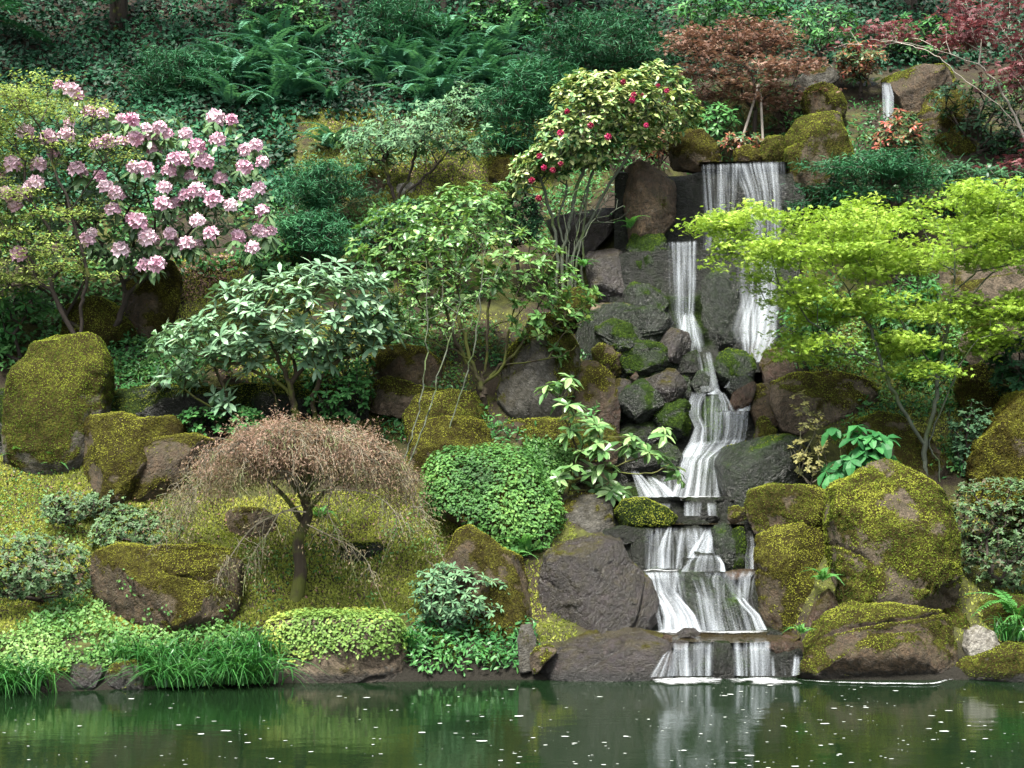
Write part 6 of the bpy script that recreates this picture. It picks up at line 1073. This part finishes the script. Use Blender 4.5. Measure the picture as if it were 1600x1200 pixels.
carpet('ivy', 'dark glossy ivy covering the shaded upper slope', [([(-200, -60), (1800, -60), (1800, 90), (1300, 120), (1040, 130), (880, 190), (760, 190), (460, 190), (455, 330), (-200, 330)], 1.0), ([(-700, -200), (2300, -200), (2300, -60), (-700, -60)], .25), ([(-700, -60), (-200, -60), (-200, 560), (-700, 600)], .22), ([(1800, -60), (2300, -60), (2300, 500), (1800, 420)], .2)], 62000, T_DIAW, 'ivy', .095, 1, (0, .22))
carpet('ivy', 'dark leafy cover under the pink rhododendron and maple at left', [([(-100, 300), (430, 300), (440, 420), (290, 440), (180, 520), (-100, 620)], 1.0)], 7000, T_DIAW, 'mid_green', .08, 2, (0, .2), thr=-.1)
carpet('ground_cover', 'light green clover like plants on the left bank', [([(-80, 1010), (20, 1000), (110, 935), (160, 950), (190, 985), (380, 985), (410, 1000), (400, 1060), (230, 1050), (-80, 1065)], 1.0)], 6500, T_DIAW, 'clover', .046, 3, (.01, .12), thr=-.16, nf=2.0)
carpet('ground_cover', 'green leafy plants carpeting the slope between shrubs', [([(560, 460), (780, 480), (780, 640), (600, 600)], .3), ([(1230, 480), (1600, 520), (1600, 640), (1400, 660), (1280, 580)], .5), ([(170, 540), (280, 520), (300, 600), (180, 600)], .2), ([(1480, 690), (1540, 690), (1520, 760), (1480, 760)], .1), ([(820, 690), (900, 700), (880, 780), (830, 760)], .25)], 9000, T_DIAW, 'clover', .045, 4, (.01, .10), thr=-.12)
carpet('undergrowth', 'low dark green plants filling the gaps between boulders and shrubs', [([(160, 540), (300, 500), (560, 540), (580, 640), (420, 680), (170, 660)], .2), ([(560, 460), (930, 440), (980, 660), (780, 700), (600, 690)], .22), ([(1200, 440), (1640, 430), (1640, 760), (1380, 740), (1230, 640)], .28), ([(440, 250), (620, 330), (900, 300), (960, 250), (860, 420), (560, 420), (420, 440)], .25), ([(1240, 180), (1640, 120), (1640, 420), (1250, 330)], .25), ([(860, 120), (1260, 120), (1260, 260), (880, 320)], .14), ([(640, 980), (830, 960), (840, 1050), (640, 1050)], .05), ([(1640, 120), (2300, 300), (2300, 1060), (1640, 1060)], .4), ([(-700, 500), (-60, 500), (-60, 760), (-700, 1060)], .3)], 30000, T_LANCE, 'mid_green', .075, 14, (.0, .16), thr=-.18)
carpet('undergrowth', 'bluish green leafy plants along the back of the mossy terraces', [([(430, 180), (900, 180), (880, 300), (620, 330), (450, 300)], 1.0)], 5200, T_LANCE, 'grey_green', .075, 15, (.0, .14), thr=.02, nf=1.0)
carpet('fallen_leaves', 'brown fallen leaves and petals scattered on the slope', [([(-50, 560), (700, 560), (700, 960), (-50, 960)], .5), ([(280, 400), (380, 400), (330, 470), (260, 470)], .25), ([(440, 160), (900, 160), (860, 300), (460, 260)], .25)], 3800, T_DIAW, 'bronze', .035, 5, (.0, .03))
carpet('ground_cover', 'small green weeds and seedlings dotted over the mossy lawn', [([(-60, 690), (330, 700), (300, 790), (160, 860), (-60, 840)], .4), ([(360, 860), (700, 780), (690, 960), (420, 980)], .35), ([(-60, 930), (140, 930), (120, 1010), (-60, 1020)], .15)], 5200, T_DIAW, 'clover', .036, 16, (.0, .06), thr=-.02, nf=2.4)
# mossy turf: short tufts over the open ground
def turf():
    rng = np.random.default_rng(9); g = Geo()
    for poly, f in (([(-100, 690), (240, 700), (330, 780), (680, 760), (720, 830), (690, 960), (420, 975), (360, 990), (-100, 990)], .62), ([(440, 170), (900, 165), (860, 300), (620, 330), (450, 250)], .22), ([(270, 400), (640, 380), (640, 460), (570, 600), (400, 600), (250, 560)], .14), ([(560, 500), (1000, 480), (1000, 660), (560, 680)], .06), ([(1230, 460), (1620, 480), (1620, 720), (1300, 700)], .1), ([(960, 990), (1660, 700), (1660, 1060), (1240, 1060)], .1), ([(1640, 300), (2200, 300), (2200, 1060), (1640, 1060)], .14), ([(-600, 600), (-90, 600), (-90, 1060), (-600, 1060)], .12), ([(640, 800), (900, 760), (900, 1000), (640, 1060)], .08)):
        n_ = int(120000*f); p = np.asarray(poly, float); lo, hi = p.min(0), p.max(0); x = rng.uniform(lo[0], hi[0], n_*2); y = rng.uniform(lo[1], hi[1], n_*2); k = inside(p, x, y); P = ground(x[k][:n_], y[k][:n_])
        keep = .8*fbm(P*.9, 3, 21)+.35*fbm(P*6, 2, 22) > -.34; keep &= P[:, 2] > .30; P = P[keep]; m = len(P); d = unit(np.array([0, -.35, .8])+rng.normal(0, .5, (m, 3)))
        leaves(g, T_DIA, P-d*.008, d, rng.normal(0, 1, (m, 3)), .038*rng.uniform(.5, 1.3, m), np.clip(.66+.6*fbm(P*1.8, 3, 23)+rng.normal(0, .14, m), 0, 1), 1.1)
    tag(link('moss_turf', g.mesh('moss_turf', M['turf'])), 'yellow green mossy turf on the terraces', None, kind='stuff')
turf()

# ---- tall conifers on the upper slope: trunks in view, boughs drooping into the top of the frame
def conifer(px, py, label, r0, boughs, seed, lean=0.0):
    rng = np.random.default_rng(seed); b = ground(px, py)[0]; r = root('conifer_tree', b, label, 'tree', None); g = Geo()
    H = 11.0; t = np.linspace(0, 1, 14); C = b+np.stack([lean*t*H+.05*np.sin(t*7+seed), .04*np.cos(t*5), t*H-.15], -1); tubes(g, C[:-1], C[1:], r0*(1-.8*t[:-1]), r0*(1-.8*t[1:]), 9); part('trunk', g, M['bark_dark'], r, sm=True)
    gw, gl = Geo(), Geo()
    for (z0, az, L) in boughs+[(zz, rng.uniform(0, 2*PI), (1-(zz/H))*2.6+.5) for zz in np.linspace(4.5, 10.6, 9)]:
        s = b+[lean*z0, 0, z0]; h = np.array([math.cos(az), math.sin(az), 0]); m = 14; u = np.linspace(0, 1, m)
        q = s+h*(u*L)[:, None]; q[:, 2] += .10*L*u-.38*L*u**2; tubes(gw, q[:-1], q[1:], .018*(1-u[:-1])+.004, .018*(1-u[1:])+.004, 4)
        sd = np.array([-h[1], h[0], 0])
        for i in range(2, m):
            for sg in (-1, 1):
                l2 = (.18+.42*math.sin(PI*u[i]*.9))*L*.42*rng.uniform(.7, 1.2); k = 10; v = np.linspace(.08, 1, k); w = q[i]+(sd*sg*.8+h*.55)*(v*l2)[:, None]; w[:, 2] -= .22*l2*v**2
                P = np.repeat(w, 3, 0)+rng.normal(0, .022, (k*3, 3)); d = unit(np.repeat((sd*sg*.7+h*.6)[None], k*3, 0)+rng.normal(0, .55, (k*3, 3))*[1, 1, .4])
                leaves(gl, T_NEEDLE, P, d, np.array([0, 0, 1])+rng.normal(0, .3, P.shape), .12*rng.uniform(.7, 1.2, k*3), np.clip(.42+.25*u[i]+rng.normal(0, .16, k*3), 0, 1), 1.7)
    part('boughs', gw, M['bark_dark'], r, 'stuff'); part('crown', gl, M['conifer'], r, 'stuff')
conifer(180, 40, 'dark conifer in the upper left corner with boughs hanging over the slope', .16, [(.9, -1.9, 1.8), (1.1, -.9, 2.0), (.6, -2.6, 1.9), (1.3, -1.3, 2.2), (.4, -1.5, 1.4), (1.5, -2.2, 2.2), (.8, -.4, 1.6)], 1)
conifer(-60, 60, 'dark conifer at the left edge sending a long bare bough inwards', .15, [(1.0, -.5, 2.2), (.6, -.9, 1.9), (1.4, -.7, 2.4), (.3, -.3, 1.5)], 2)
conifer(548, 30, 'slim trunk with ivy at its foot near the top edge left of centre', .07, [(1.6, -1.2, 1.2), (1.9, -2.2, 1.3)], 3, .03)
conifer(697, 28, 'slim straight dark trunk at the top edge near the centre', .06, [(1.8, -1.0, 1.2), (1.7, -2.4, 1.0)], 4)
conifer(370, 20, 'conifer behind the ferns with low dark sprays', .12, [(.8, -1.6, 1.6), (.5, -.8, 1.4), (1.1, -2.3, 1.7), (1.2, -1.1, 1.8)], 5)
conifer(900, 10, 'conifer at the top edge above the camellia with fine sprays', .11, [(.6, -1.6, 1.7), (.4, -.7, 1.4), (.9, -2.4, 1.6)], 6)
conifer(1420, 20, 'conifer at the top edge behind the wine red maple', .12, [(.5, -1.6, 1.5), (.9, -2.2, 1.7), (.8, -1.0, 1.5)], 7)
